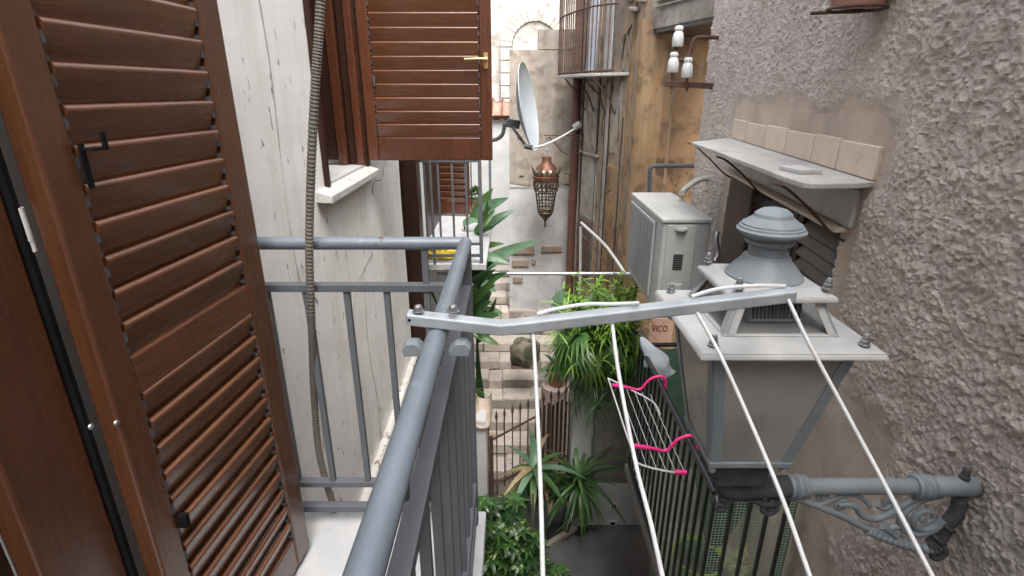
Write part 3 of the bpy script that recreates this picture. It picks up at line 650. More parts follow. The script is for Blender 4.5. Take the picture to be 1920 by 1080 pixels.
# end wall of the lane
ew = empty('wall', (.5, 8.6, GZ), 'end wall, old peeling plaster above and whitewashed below, behind the hanging lamp', 'wall')
EX0, EX1, EY = -.04, 1.12, 8.4
def ew_mask(u, z): return np.clip((-1.42-z+.12*fbm(u, z, 3, 91, 3))*14, 0, 1)
def dew(u, z): return (.035*fbm(u, z, 2.2, 93, 4)+.02*fbm(u, z, 9, 95, 4))*(1-.75*ew_mask(u, z))
relief_wall('wall', (EX0, EY, 0), (1, 0, 0), np.arange(0, EX1-EX0, .02), np.arange(GZ+.5, .56, .025), dew, M['endwall'], .35, ew, attr=ew_mask)
def dew2(u, z): return .04*fbm(u, z, 3, 97, 4)
relief_wall('wall', (EX0+.42, EY+.015, 0), (1, 0, 0), np.arange(0, .74, .02), np.arange(.56, .83, .02), dew2, M['endwall'], .3, ew)
MB().b2((EX0+.0, EY-.02, -1.43), (EX1-.2, EY+.02, -1.38)).build('ledge', M['white_wall'], ew, bevel=.01)
for (x0, y0, x1, y1) in ((960, 460, 1002, 477), (1014, 460, 1054, 473), (960, 486, 992, 500), (996, 485, 1004, 496), (962, 518, 980, 530)):
    a_, b_ = at(x0, y1, Y=EY-.02), at(x1, y0, Y=EY-.02)
    MB().b2((a_.x, EY-.045, a_.z), (b_.x, EY-.01, b_.z)).build('stone', M['stone_brown'], ew, bevel=.02)
for (x0, y0) in ((975, 258), (978, 330), (1062, 325), (1064, 345)):
    p = at(x0, y0, Y=EY-.03); MB().box(p, (.07, .03, .012)).build('iron_nail', M['rust'], ew)
# bleached wall and arch beyond, small roof
bw = empty('house', (-.5, 15, GZ), 'bleached white house far behind with stone archway', 'building')
AY = 13.6; ac = at(1003, 88, Y=AY); rad = .80
us_ = np.arange(0, 7, .08)
relief_wall('wall', (-2.5, AY+.1, 0), (1, 0, 0), us_, np.arange(-3.5, 8, .08), lambda u, z: .06*fbm(u, z, 1, 101, 4), M['farwall'], .4, bw)
for k in range(17):
    a0, a1 = 180-k*180/17, 180-(k+1)*180/17+.5
    pin = [(ac.x+r_*math.cos(R(a_)), AY-.06, ac.z+r_*math.sin(R(a_))) for r_, a_ in ((rad-.26, a0), (rad, a0), (rad, a1), (rad-.26, a1))]
    MB().prism(pin, (0, .22, 0)).build('voussoir', M['tile_cream'] if k % 3 else M['farwall'], bw, bevel=.015)
for k in range(5):
    MB().b2((ac.x-rad, AY-.06, ac.z-.28*(k+1)), (ac.x-rad+.26+.05*(k % 2), AY+.16, ac.z-.28*k-.02)).build('stone', M['farwall'] if k % 2 else M['tile_cream'], bw, bevel=.015)
MB().prism([(ac.x-.5, AY-.0, ac.z-1.5)]+[(ac.x+.53*math.cos(R(a_)), AY, ac.z+.53*math.sin(R(a_))) for a_ in range(180, -1, -15)]+[(ac.x+.53, AY, ac.z-1.5)], (0, .12, 0)).build('arch_infill', M['farwall'], bw)
lw = empty('house', (-.6, 10.5, GZ), 'low white house with red tiled roof between window shutter and end wall', 'building')
MB().b2((-3.2, 10.4, GZ), (.3, 11.6, at(940, 222, Y=10.4).z)).build('wall', M['white_wall'], lw)
rz0 = at(940, 222, Y=10.4).z
for k in range(7):
    x = -.85+k*.19
    MB().lathe([(.085, 0), (.105, .0), (.105, .9), (.085, .9)], (x, 10.3, rz0+.05), 8, (Matrix.Rotation(R(-70), 3, 'X')), 0, math.pi).build('roof_tile', M['roof'], lw)
MB().b2((-1.6, 10.3, rz0), (.35, 11.4, rz0+.05)).build('eaves', M['wood_dark'], lw)
MB().b2((-.95, 7.2, -2.6), (-.35, 7.35, -1.9)).build('panel', M['glass_dark'], label='dark glazed panel behind the large leaves below the far balcony', cat='window')

# ------------------------------------------------------------------ lower right terrace
tr = empty('terrace', (1.15, 2.7, -2.85), 'lower terrace on the right with black iron railing, green netting and tiled floor', 'terrace')
TX, TY0, TY1, TZ, TT = .94, 1.98, 3.52, -2.86, -1.745
MB().b2((TX-.01, TY0-.02, TZ-.09), (2.1, TY1+.1, TZ-.02)).build('slab', M['rubble'], tr)
MB().b2((1.2, TY0+.1, GZ), (2.1, TY1, TZ-.095)).build('base', M['rubble'], tr)
tm, _ = MB().box((0, 0, 0), (.19, .19, .016)).mesh('floor_tile', M['tile_floor'])
for i in range(5):
    for j in range(8):
        if TX+.1+i*.2 < 1.75: place('floor_tile', tm, (TX+.1+i*.2, TY0+.1+j*.2, TZ-.01), (0, 0, 0), tr)
nbars = 17
bmesh_, bc = MB().box((0, 0, 0), (.014, .014, 1.0)).mesh('bar', M['iron'])
for i in range(nbars+1):
    y = TY0+(TY1-TY0)*i/nbars; place('bar', bmesh_, (TX, y, (TT+TZ)/2+.03), (0, 0, 0), tr, scale=(1, 1, (TT-TZ-.06)/1.0))
for i in range(1, 5): place('bar', bmesh_, (TX+(rw(TY0)-TX)*i/5, TY0, (TT+TZ)/2+.03), (0, 0, 0), tr, scale=(1, 1, (TT-TZ-.06)/1.0))
MB().tube([(TX, TY0, TT), (TX, TY1, TT)], .018, 12).build('handrail', M['iron'], tr, smooth=40)
MB().tube([(TX, TY0, TT-.005), (rw(TY0), TY0, TT-.005)], .014, 12).build('handrail', M['iron'], tr, smooth=40)
MB().tube([(TX, TY1, TT), (1.56, TY1, TT)], .016, 12).build('handrail', M['iron'], tr, smooth=40)
MB().bar((TX, TY0, TZ+.05), (TX, TY1, TZ+.05), .03, .012).bar((TX, TY0, TZ+.05), (rw(TY0), TY0, TZ+.05), .03, .012).build('bottom_rail', M['iron'], tr)
MB().lathe([(0, -.03), (.03, 0), (.02, .02), (0, .03)], (TX, TY0-.02, TT-.02), 10).build('rail_end', M['iron'], tr, smooth=60)
nt_ = MB(); st = .0165
y = TY0
while y < TY1-.35: nt_.box((TX+.013, y, (TZ+TT)/2), (.0016, .0016, TT-TZ-.12)); y += st
z = TZ+.06
while z < TT-.05: nt_.box((TX+.014, (TY0+TY1-.35)/2, z), (.0016, TY1-TY0-.35, .0016)); z += st
x = TX+.02
while x < rw(TY0)-.03: nt_.box((x, TY0+.013, (TZ+TT)/2), (.0016, .0016, TT-TZ-.12)); x += st
z = TZ+.06
while z < TT-.05: nt_.box(((TX+rw(TY0))/2, TY0+.014, z), (rw(TY0)-TX-.03, .0016, .0016)); z += st
nt_.build('netting', M['net'], tr, kind='stuff')
MB().b2((TX+.016, TY1-.55, TZ+.3), (TX+.02, TY1-.02, TT-.06)).build('green_screen', M['net_dark'], tr)
MB().b2((TX+.01, TY1-.012, TZ+.02), (1.5, TY1-.008, TT-.03)).build('green_screen', M['net_dark'], tr)
MB().b2((rw(TY0)-.035, TY0+.01, TZ+.02), (rw(TY0)-.03, TY0+.06, TT-.06)).build('netting_edge', M['net_dark'], tr)
# things on the terrace
def pot(label, c, r, h, m, soil=True, group=None, rim=True):
    t = empty('plant_pot', c, label, 'plant pot', group)
    MB().lathe([(0, 0), (r*.68, 0), (r*.95, h*.82), (r*1.05, h*.82), (r*1.08, h), (r*.96, h), (r*.9, h*.85), (0, h*.85)] if rim else [(0, 0), (r*.7, 0), (r, h), (r*.94, h), (r*.88, h*.85), (0, h*.85)], c, 24).build('pot', m, t, smooth=40)
    MB().lathe([(0, h*.87), (r*.9, h*.865)], c, 16).build('soil', M['soil'], t)
    return t

# ------------------------------------------------------------------ plants
def blade(L, Wd, rise, droop, seg=7, fold=.25, taper=.5, tipt=1.0):
    """strap leaf from the origin along +Y: mid-rib folded, arching up then drooping"""
    vs_, fs = [], []
    for i in range(seg+1):
        t = i/seg
        y = L*t*(1-.25*droop*t); z = L*(rise*t-droop*t*t)
        w_ = Wd/2*(max(0, math.sin(math.pi*min(1, (t*.9+.1))**taper))**.8 if taper else (1-t))
        w_ = max(w_, .0006)
        vs_ += [(-w_, y, z+w_*fold), (0, y, z), (w_, y, z+w_*fold)]
        if i < seg:
            k = i*3; fs += [(k, k+1, k+4, k+3), (k+1, k+2, k+5, k+4)]
    return vs_, fs
def blade_mesh(name, m, *a, **k):
    v, f = blade(*a, **k); b = MB().add(v, f); return b.mesh(name, m, 80, center=False)[0]
def rosette(label, c, n, L, Wd, mats, name='dracaena', up0=20, up1=85, stem=None, r=None, cat='plant', group=None):
    t = empty(name, c if stem is None else stem[0], label, cat, group); rr_ = random.Random(hash(label) % 9999 if r is None else r)
    if stem: MB().tube(smooth_path(stem, 4), [.03, ]*((len(stem)-1)*4+1), 8).build('trunk', M['bark'], t, smooth=60)
    ms = [blade_mesh('leaf', mm, L*s_, Wd, ri, dr_, taper=.62) for mm in mats for s_, ri, dr_ in ((1, .35, .5), (.85, .1, .55), (1.05, .2, .9))]
    for i in range(n):
        a_ = i*2.399+rr_.uniform(-.2, .2); el = R(up1-(up1-up0)*((i+.5)/n)**.8)
        place('leaf', rr_.choice(ms), c, Euler((el-.2, rr_.uniform(-.2, .2), a_), 'XYZ'), t, scale=rr_.uniform(.75, 1.12))
    return t
# two dracaenas by the spiked fence
rosette('big green rosette dracaena with long pointed leaves in front of the rusty fence', at(1085, 905, Y=4.75), 84, .62, .042, [M['leaf'], M['leaf_dark'], M['leaf']], up0=-75, up1=85, stem=[Vector((.62, 4.85, GZ)), Vector((.7, 4.8, -4.3)), at(1085, 905, Y=4.75)], r=3)
rosette('sparse leaning dracaena with broad drooping leaves left of the big rosette', at(1000, 880, Y=4.75), 34, .60, .075, [M['leaf'], M['leaf_blue'], M['leaf_dry']], up0=-60, up1=60, stem=[at(905, 985, Y=4.5), at(945, 920, Y=4.6), at(1000, 880, Y=4.75)], r=5)
rosette('smaller dry tipped dracaena rosette low between fence and floor', at(1045, 905, Y=4.95), 26, .42, .045, [M['leaf_dark'], M['leaf_dry']], up0=-70, up1=60, r=8)
# schefflera bush: palmate leaves
def palmate(m):
    b = MB()
    for k in range(8):
        v, f = blade(.12, .042, .05, .35, 4, .15, .6); Mx = Matrix.Rotation(k*2*math.pi/8+.2, 4, 'Z') @ Matrix.Translation((0, .012, 0)); b.add(v, f, Mx)
    b.tube([(0, 0, -.10), (0, 0, .0)], .003, 4)
    return b.mesh('leaf', m, 80, center=False)[0]
sc = empty('schefflera', (-.3, 3.9, GZ), 'bushy variegated schefflera with small fingered leaves at the bottom beside the near balcony', 'shrub')
pm = [palmate(M['leaf_var']), palmate(M['leaf_dark']), palmate(M['leaf'])]
rr_ = random.Random(12)
for i in range(210):
    px_ = rr_.uniform(885, 1015); py_ = rr_.uniform(935, 1120)
    if px_ > 985 and py_ < 1000 or px_ > 950+ (py_-935)*.6+30: continue
    p = at(px_, py_, Y=rr_.uniform(3.9, 4.4))
    place('leaf', rr_.choice(pm), p, (rr_.uniform(-.6, .6)-.25, rr_.uniform(-.6, .6), rr_.uniform(0, 6.3)), sc, scale=rr_.uniform(.8, 1.25))
for k in range(8):
    x = -.35+.09*k; MB().tube(smooth_path([(x*.6, 4.2, GZ), (x, 4.15, -4.2), (x*1.1, 4.2, -3.7-.1*(k % 3))], 4), .012, 6).build('stem', M['bark'], sc)
sc2 = empty('schefflera', (.1, 3.5, GZ), 'low dark shrub of fingered leaves at the bottom edge on the concrete', 'shrub')
for i in range(26):
    p = at(rr_.uniform(1000, 1058), rr_.uniform(1062, 1130), Y=rr_.uniform(3.9, 4.2)); place('leaf', pm[1+i % 2], p, (rr_.uniform(-.5, .5), rr_.uniform(-.5, .5), rr_.uniform(0, 6.3)), sc2, scale=.9)
MB().tube([(.16, 4.05, GZ), (.2, 4.0, -4.4)], .02, 6).build('stem', M['bark'], sc2)
# strelitzia / banana-like leaves between far balcony and end wall
stl = empty('bird_of_paradise', (-.4, 6.6, GZ), 'tall bird of paradise plant with big paddle leaves beside the far balcony', 'plant')
def paddle(L, Wd, droop, m): return blade_mesh('leaf', m, L, Wd*1.15, .15, droop*.5, seg=8, fold=.3, taper=.8)
pml = [paddle(.75, .20, .35, M['leaf_blue']), paddle(.65, .17, .5, M['leaf']), paddle(.6, .18, .25, M['leaf_dark'])]
for (px_, py_, qx, qy, Y_, k, wsc) in ((893, 405, 950, 372, 6.0, 0, 1), (880, 452, 955, 398, 6.1, 1, 1), (885, 470, 950, 452, 6.0, 1, .8), (890, 500, 1005, 452, 5.8, 0, 1), (880, 520, 960, 470, 5.6, 0, 1.1), (885, 545, 965, 505, 5.5, 2, 1),
        (880, 560, 940, 530, 5.4, 2, .9), (875, 600, 950, 590, 5.2, 2, 1.0), (880, 590, 930, 560, 5.3, 2, 1), (885, 420, 925, 345, 6.4, 1, 1.3), (878, 480, 920, 500, 5.9, 0, 1), (890, 440, 935, 425, 5.8, 2, .8), (850, 600, 905, 640, 5.2, 2, 1), (870, 640, 900, 560, 5.3, 2, .8)):
    p = at(px_, py_, Y=Y_); q = at(qx, qy, Y=Y_-.15); d = q-p; yv = d.normalized(); n_ = Vector((rr_.uniform(-.3, .3), -.75, .65)); n_ = (n_-yv*n_.dot(yv)).normalized(); xv = yv.cross(n_)
    rot = Matrix((xv, yv, n_)).transposed().to_euler(); wsc *= .62
    place('leaf', pml[k], p, rot, stl, scale=(wsc, d.length/.68, .8))
r2_ = random.Random(77)
for k in range(26):
    px_ = r2_.uniform(868, 905); py_ = r2_.uniform(400, 640); Y_ = r2_.uniform(5.2, 6.0); p = at(px_, py_, Y=Y_); q = at(px_+r2_.uniform(25, 62), py_-r2_.uniform(-25, 60), Y=Y_-r2_.uniform(-.1, .3)); d = q-p; yv = d.normalized(); n_ = Vector((r2_.uniform(-.6, .6), -.7, .6)); n_ = (n_-yv*n_.dot(yv)).normalized(); xv = yv.cross(n_)
    place('leaf', pml[k % 3], p, Matrix((xv, yv, n_)).transposed().to_euler(), stl, scale=(.45, d.length/.68, .7))
for k in range(9):
    p = at(870+k*5, 420+k*20, Y=6.0); MB().tube(smooth_path([(-.5+.02*k, 6.3, GZ+.6), (-.45, 6.2, (p.z-3.6)/2), p], 5), .012, 6).build('stem', M['leaf_dark'], stl)
# dry twigs under the far balcony
tw = empty('dry_plant', (-.7, 5.2, GZ), 'tangle of dry brown branches in the shade under the far balcony', 'plant')
for k in range(14):
    MB().tube(smooth_path([(-.75+.01*k, 5.2, GZ), (-.75+.03*k, 5.1, -3.3), at(790+rr_.uniform(0, 75), 520+rr_.uniform(0, 90), Y=5.0)], 4), .008, 5).build('branch', M['bark'], tw)

# hanging green mass above the white pillar
mass = empty('potted_palm', at(1110, 760, Y=4.8), 'dense leafy mass of mixed green potted plants spilling over the white pillar', 'plant')
fo = MB(); rr_ = random.Random(21)
# fine light foliage on upright stems
light = MB()
for k in range(110):
    bx = rr_.uniform(1075, 1192); by = 610+rr_.uniform(-20, 60); Y_ = rr_.uniform(4.45, 4.9)
    tp = at(bx+rr_.uniform(-22, 22), 518+(rr_.uniform(0, 90) if k % 2 else rr_.uniform(70, 175)), Y=Y_); bs = at(bx*.8+226, by+70, Y=4.85)
    pth = smooth_path([bs, bs.lerp(tp, .5)+Vector((rr_.uniform(-.05, .05), 0, .03)), tp], 5); light.tube(pth, .003, 4)
    for s_ in pth[3:]:
        for j in range(4):
            v, f = blade(rr_.uniform(.09, .15), .026, .2, .5, 3, .2, .6)
            light.add(v, f, Matrix.Translation(s_) @ Euler((rr_.uniform(-.3, .9), rr_.uniform(-.4, .4), rr_.uniform(0, 6.3))).to_matrix().to_4x4())
light.build('foliage', M['leaf_lime'], mass, smooth=80, kind='stuff')
dk = MB()
for k in range(380):
    c = at(rr_.uniform(1065, 1190), rr_.uniform(600, 710), Y=rr_.uniform(4.7, 5.1))
    v, f = blade(rr_.uniform(.25, .6), rr_.uniform(.012, .026), rr_.uniform(.2, .9), rr_.uniform(.7, 1.6), 7, .25, .7)
    dk.add(v, f, Matrix.Translation(c) @ Euler((rr_.uniform(-.2, .5), rr_.uniform(-.3, .3), rr_.uniform(0, 6.3))).to_matrix().to_4x4())
dk.build('foliage', M['leaf'], mass, smooth=80, kind='stuff')
dk = MB()
for k in range(260):
    c = at(rr_.uniform(1040, 1200), rr_.uniform(570, 690), Y=rr_.uniform(4.35, 4.7)); v, f = blade(rr_.uniform(.12, .3), rr_.uniform(.012, .022), rr_.uniform(.2, .9), rr_.uniform(.6, 1.3), 6, .25, .7)
    if c.x < .42 and rr_.random() < .6: continue
    dk.add(v, f, Matrix.Translation(c) @ Euler((rr_.uniform(-.2, .5), rr_.uniform(-.3, .3), rr_.uniform(0, 6.3))).to_matrix().to_4x4())
dk.build('foliage', M['leaf_lime'], mass, smooth=80, kind='stuff')
dk = MB()
for k in range(120):
    c = at(rr_.uniform(1080, 1205), rr_.uniform(640, 765), Y=rr_.uniform(4.5, 4.9))
    v, f = blade(rr_.uniform(.2, .45), rr_.uniform(.01, .02), rr_.uniform(.1, .6), rr_.uniform(.9, 1.8), 6, .25, .7)
    dk.add(v, f, Matrix.Translation(c) @ Euler((rr_.uniform(-.5, .3), rr_.uniform(-.3, .3), rr_.uniform(0, 6.3))).to_matrix().to_4x4())
dk.build('foliage', M['leaf'], mass, smooth=80, kind='stuff')
def fan(m, n=16, L=.55, spread=150, Wd=.05, droop=.6):
    b = MB()
    for k in range(n):
        v, f = blade(L*(1-.15*abs(k/(n-1)-.5)), Wd, .12, droop, 7, .3, .7); b.add(v, f, Matrix.Rotation(R(-spread/2+spread*k/(n-1)), 4, 'Z'))
    b.tube([(0, -.35, -.06), (0, 0, 0)], .006, 5)
    return b.mesh('palm_frond', m, 80, center=False)[0]
fans = [fan(M['leaf'], 18, .45, 150, .035), fan(M['leaf_yellow']), fan(M['leaf_blue'], 18, .4, 170)]
for (x_, y_, Y_, k, rot, s_) in ((1095, 612, 4.55, 0, (-.2, .1, 1.75), 1.1), (1080, 640, 4.5, 0, (-.5, .1, 2.3), .9), (1108, 662, 4.6, 1, (-.9, 0, 2.9), .75), (1150, 590, 4.7, 2, (.4, 0, -.2), .7), (1190, 650, 4.5, 0, (-.9, 0, -1.9), .7), (1130, 575, 4.8, 2, (1.0, 0, .1), .6)):
    place('palm_frond', fans[k], at(x_, y_, Y=Y_), rot, mass, scale=s_)
# broad monstera-like leaf at the left of the mass + single feathered leaf above
def monstera(m, L=.42, Wd=.34, slots=5):
    out = [(0, 0, 0)]
    left = []; 
    for k in range(slots*2+1):
        t = k/(slots*2); y = L*t; w_ = Wd/2*math.sin(math.pi*(t*.85+.12))**.7
        left.append((w_ if k % 2 == 0 else w_*.62, y))
    b = MB()
    for sgn in (-1, 1):
        for k in range(len(left)-1):
            (w0, y0), (w1, y1) = left[k], left[k+1]
            zz = lambda y_, w_: -.35*y_*y_-.25*w_
            vs_ = [(0, y0, zz(y0, 0)), (sgn*w0, y0+.02, zz(y0, w0)), (sgn*w1, y1+.02, zz(y1, w1)), (0, y1, zz(y1, 0))]
            b.add(vs_, [(0, 1, 2, 3)])
    b.tube([(0, -.4, -.05), (0, 0, 0), (0, L, -.35*L*L)], .005, 5)
    return b.mesh('broad_leaf', m, 80, center=False)[0]
mo = monstera(M['leaf_blue'], .36, .26)
ml = empty('monstera', at(1060, 640, Y=5.6), 'single upright grey green feathered leaf plant beside the downpipe', 'plant')
place('broad_leaf', mo, at(1062, 605, Y=5.6), (R(75), R(-12), R(12)), ml)
place('broad_leaf', mo, at(1085, 600, Y=5.7), (R(60), R(10), R(-30)), ml, scale=.7)
MB().tube([at(1064, 610, Y=5.6), at(1080, 700, Y=5.6)], .008, 6).build('stem', M['leaf_dark'], ml)
big = blade_mesh('broad_leaf', M['leaf'], .5, .24, .3, 1.0, seg=9, fold=.35, taper=.75)
for (x_, y_, rot, s_) in ((1100, 618, (-.2, .2, 1.9), 1.1), (1085, 625, (-.5, 0, 2.4), 1.0), (1180, 640, (-.8, 0, -2.2), .9), (1150, 650, (-1.0, 0, 3.0), .8)): place('broad_leaf', big, at(x_, y_, Y=4.5), rot, mass, scale=s_)
# pillar, rough stone pillar, white low wall under the plants
pl = empty('pillar', at(1115, 985, Z=GZ), 'white square masonry pillar below the leafy mass', 'pillar')
MB().b2((.66, 4.98, GZ), (.90, 5.2, -3.0)).build('shaft', M['white_wall'], pl, bevel=.015)
MB().b2((.62, 4.94, -3.0), (1.02, 5.25, -2.94)).build('cap', M['slate'], pl, bevel=.01)
pot('terracotta pot almost hidden by leaves on top of the white pillar', Vector((.80, 5.08, -2.94)), .14, .22, M['terracotta'])
def dro(u, z): return .05*fbm(u, z, 5, 111, 4)
rp = empty('pillar', (1.0, 5.1, GZ), 'rough grey rubble stone pillar between the white pillar and black railing', 'pillar')
relief_wall('shaft', (.905, 5.02, 0), (1, 0, 0), np.arange(0, .5, .02), np.arange(GZ+.65, -2.4, .02), dro, M['rubble'], .2, rp)
vw = empty('wall', (1.2, 5.3, GZ), 'low pale wall with two small vents above the wet concrete floor', 'wall')
MB().b2((.905, 5.0, GZ), (1.55, 5.2, GZ+.645)).build('wall', M['white_wall'], vw, bevel=.01)
for (x_, y_) in ((1150, 948), (1148, 980)):
    p = at(x_, y_, Y=4.99); f_ = MB().box(p, (.1, .02, .07)).build('vent', M['cord'], vw, bevel=.003); MB().box(p+Vector((.005, -.012, -.002)), (.05, .006, .035)).build('opening', M['dark'], f_)

# trailing air plants hanging below the mass
hp = empty('hanging_plant', at(1110, 800, Y=4.6), 'thin wiry plant trailing down the white pillar', 'plant'); b = MB()
for k in range(60):
    c = at(1112+rr_.uniform(-4, 4), rr_.uniform(690, 800), Y=4.7); v, f = blade(rr_.uniform(.1, .28), .006, .3, 1.2, 5, .2, .7)
    b.add(v, f, Matrix.Translation(c) @ Euler((rr_.uniform(-.3, .4), 0, rr_.uniform(0, 6.3))).to_matrix().to_4x4())
b.tube(smooth_path([at(1118, 680, Y=4.7), at(1112, 760, Y=4.7), at(1108, 850, Y=4.75)], 4), .004, 5)
b.build('foliage', M['leaf_blue'], hp, kind='stuff')

# rusty spiked fence
sf = empty('fence', (.3, 5.3, GZ), 'rusty iron fence with spear tops across the foot of the stepped lane', 'fence')
F0, F1 = Vector((-.26, 4.98, 0)), Vector((.80, 5.42, 0))
nsp = 13
spm = MB().box((0, 0, -.6), (.014, .014, 1.2)).lathe([(0, .11), (.018, .03), (.008, .0), (.012, -.01), (0, -.02)], (0, 0, 0), 6)
spm, c0 = spm.mesh('spear', M['rust'], center=True)
for k in range(nsp):
    p = F0.lerp(F1, k/(nsp-1)); place('spear', spm, (p.x, p.y, -3.50+.014*k+c0.z), (0, 0, 0), sf, scale=(1, 1, 1.15))
for z in (-4.72, -4.25): MB().bar(F0+Vector((0, 0, z)), F1+Vector((0, 0, z+.1)), .03, .014).build('rail', M['rust'], sf)
for p, z1 in ((F0+Vector((-.05, -.02, 0)), -3.75), (F0+Vector((.03, -.0, 0)), -3.6), (F1, -3.3)): MB().b2((p.x-.02, p.y-.02, GZ), (p.x+.02, p.y+.02, z1)).build('post', M['rust'], sf)
for k in range(9):
    p = F0.lerp(F1, .55+.05*k); MB().b2((p.x-.014, p.y+.08, GZ), (p.x+.014, p.y+.10, -3.45+.02*(k % 3))).build('slat', M['rust'], sf)
MB().tube([at(924, 824, Y=5.3), at(1040, 762, Y=6.0), at(1085, 740, Y=6.2)], .014, 8).build('handrail', M['rust'], label='thin rusty handrail rising behind the spiked fence', cat='handrail')
# kerb by the fence
MB().bar(at(1018, 1030, Z=GZ+.04), at(1080, 990, Z=GZ+.04), .06, .1).build('kerb', M['mortar'], kind='structure', bevel=.01)

# garden wall with terracotta coping at the left of the lane
gw = empty('wall', (-.6, 4.9, GZ), 'white garden wall topped with curved terracotta tiles beside the near railing', 'wall')
cz_ = at(900, 788, Y=4.75).z
MB().b2((-1.3, 4.75, GZ), (-.27, 5.0, cz_)).build('wall', M['white_wall'], gw, bevel=.02)
cop = mat('pale_coping', (.42, .35, .29), (.33, .26, .21), 7, rough=.9, bump=.003, bscale=30)
for k in range(3): MB().lathe([(.085, 0), (.10, 0), (.09, .40), (.075, .40)], (-.31-.2*k, 4.68, cz_+.01), 10, Matrix.Rotation(R(-72), 3, 'X'), 0, math.pi).build('tile', cop, gw, smooth=50)
rosette('tuft of narrow green leaves behind the terracotta coping', at(884, 735, Y=5.2), 18, .3, .02, [M['leaf']], name='plant', up0=5, up1=80, r=4)
# boulder & pedestal
bo = MB(); c = at(985, 660, Y=6.6)
nn = 14
prof = []
vs_, fs = [], []
for i in range(9):
    th = math.pi*i/8
    for k in range(nn):
        ph = 2*math.pi*k/nn; d_ = Vector((math.sin(th)*math.cos(ph), math.sin(th)*math.sin(ph), math.cos(th)))
        r_ = (1+.3*(mnoise.noise(d_*2.1)+.7*mnoise.noise(d_*5)))/max(abs(d_.x), abs(d_.y), abs(d_.z))**.55; vs_.append((d_.x*.20*r_, d_.y*.16*r_, d_.z*.18*r_))
for i in range(8):
    for k in range(nn): fs.append((i*nn+k, i*nn+(k+1) % nn, (i+1)*nn+(k+1) % nn, (i+1)*nn+k))
M['moss'] = mat('mossy_stone', (.22, .19, .145), (.13, .115, .085), 6, rough=.9, bump=.008, bscale=20, spots=[((.04, .045, .02), 4, .44, .56, .9)])
bo.add([(v[0]+c.x, v[1]+c.y, v[2]+c.z) for v in vs_], fs).build('boulder', M['moss'], smooth=60, label='mossy pale boulder on the stepped lane behind the clothes line bracket', cat='rock')
pc = at(1045, 718, Y=5.9)
pk = mat('pink_plaster', (.5, .38, .35), (.42, .33, .3), 5, rough=.9, bump=.003, bscale=25)
MB().lathe([(0, GZ), (.22, GZ), (.2, pc.z-.02), (0, pc.z-.02)], (pc.x, pc.y, 0), 14).build('pedestal', pk, smooth=40, label='pinkish round plaster pedestal under the terracotta pot', cat='pedestal')
t = pot('terracotta pot on the pinkish pedestal', Vector((pc.x, pc.y, pc.z-.02)), .14, .24, M['terracotta'])
# its plant
rosette('dark broad leaved plant growing in the terracotta pot on the pedestal', Vector((pc.x, pc.y, pc.z+.2)), 16, .28, .07, [M['leaf_dark'], M['leaf']], name='plant', up0=0, up1=75, r=14)

# things on terrace floor
t = pot('lime green plastic pot on the lower terrace behind the black bars', Vector(at(1302, 1085, Z=TZ)), .155, .2, M['lime'], rim=False)
rosette('small dark plant in the lime green pot', Vector(at(1302, 1085, Z=TZ))+Vector((0, 0, .18)), 16, .14, .05, [M['leaf_dark']], name='plant', up0=10, up1=80, r=15)
pw = empty('succulent', Vector(at(1405, 1100, Z=TZ)), 'pale yellow green ruffled plant on the terrace floor', 'plant')
b = MB(); c = Vector(at(1405, 1100, Z=TZ))+Vector((0, 0, .12))
for k in range(230):
    d_ = Vector((rr_.gauss(0, 1), rr_.gauss(0, 1), abs(rr_.gauss(0, 1)))).normalized(); v, f = blade(.05, .035, .2, .5, 2, .3, .6)
    b.add(v, f, Matrix.Translation(c+Vector((d_.x*.11, d_.y*.11, d_.z*.09))) @ d_.to_track_quat('Y', 'Z').to_matrix().to_4x4())
b.build('foliage', mat('pale_leaf', (.5, .5, .25), (.38, .42, .16), 8, rough=.5, trans=.2), pw, kind='stuff')
# folded green parasol cloth
gp = empty('parasol', Vector((1.3, 2.75, TZ)), 'folded dark green garden parasol leaning on the terrace under the lantern', 'parasol')
top_, bot_ = Vector((1.34, 2.7, -1.95)), Vector((1.24, 2.55, -2.84))
prf = [(0, -.02), (.03, 0), (.17, .12), (.15, .3), (.09, .55), (.04, .72), (0, .73)]
g_ = MB(); ax = (top_-bot_).normalized(); Mq = (-ax).to_track_quat('Z', 'Y').to_matrix()
vs_, fs = [], []; nn = 20
for r_, z_ in prf:
    for k in range(nn): vs_.append(top_+Mq @ Vector(((r_*(1+.22*(k % 2)))*math.cos(2*math.pi*k/nn), r_*(1+.22*(k % 2))*math.sin(2*math.pi*k/nn), z_)))
for i in range(len(prf)-1):
    for k in range(nn): fs.append((i*nn+k, i*nn+(k+1) % nn, (i+1)*nn+(k+1) % nn, (i+1)*nn+k))
g_.add(vs_, fs).build('canopy', M['green_cloth'], gp)
MB().tube([top_, bot_], .014, 8).build('pole', M['cord'], gp)

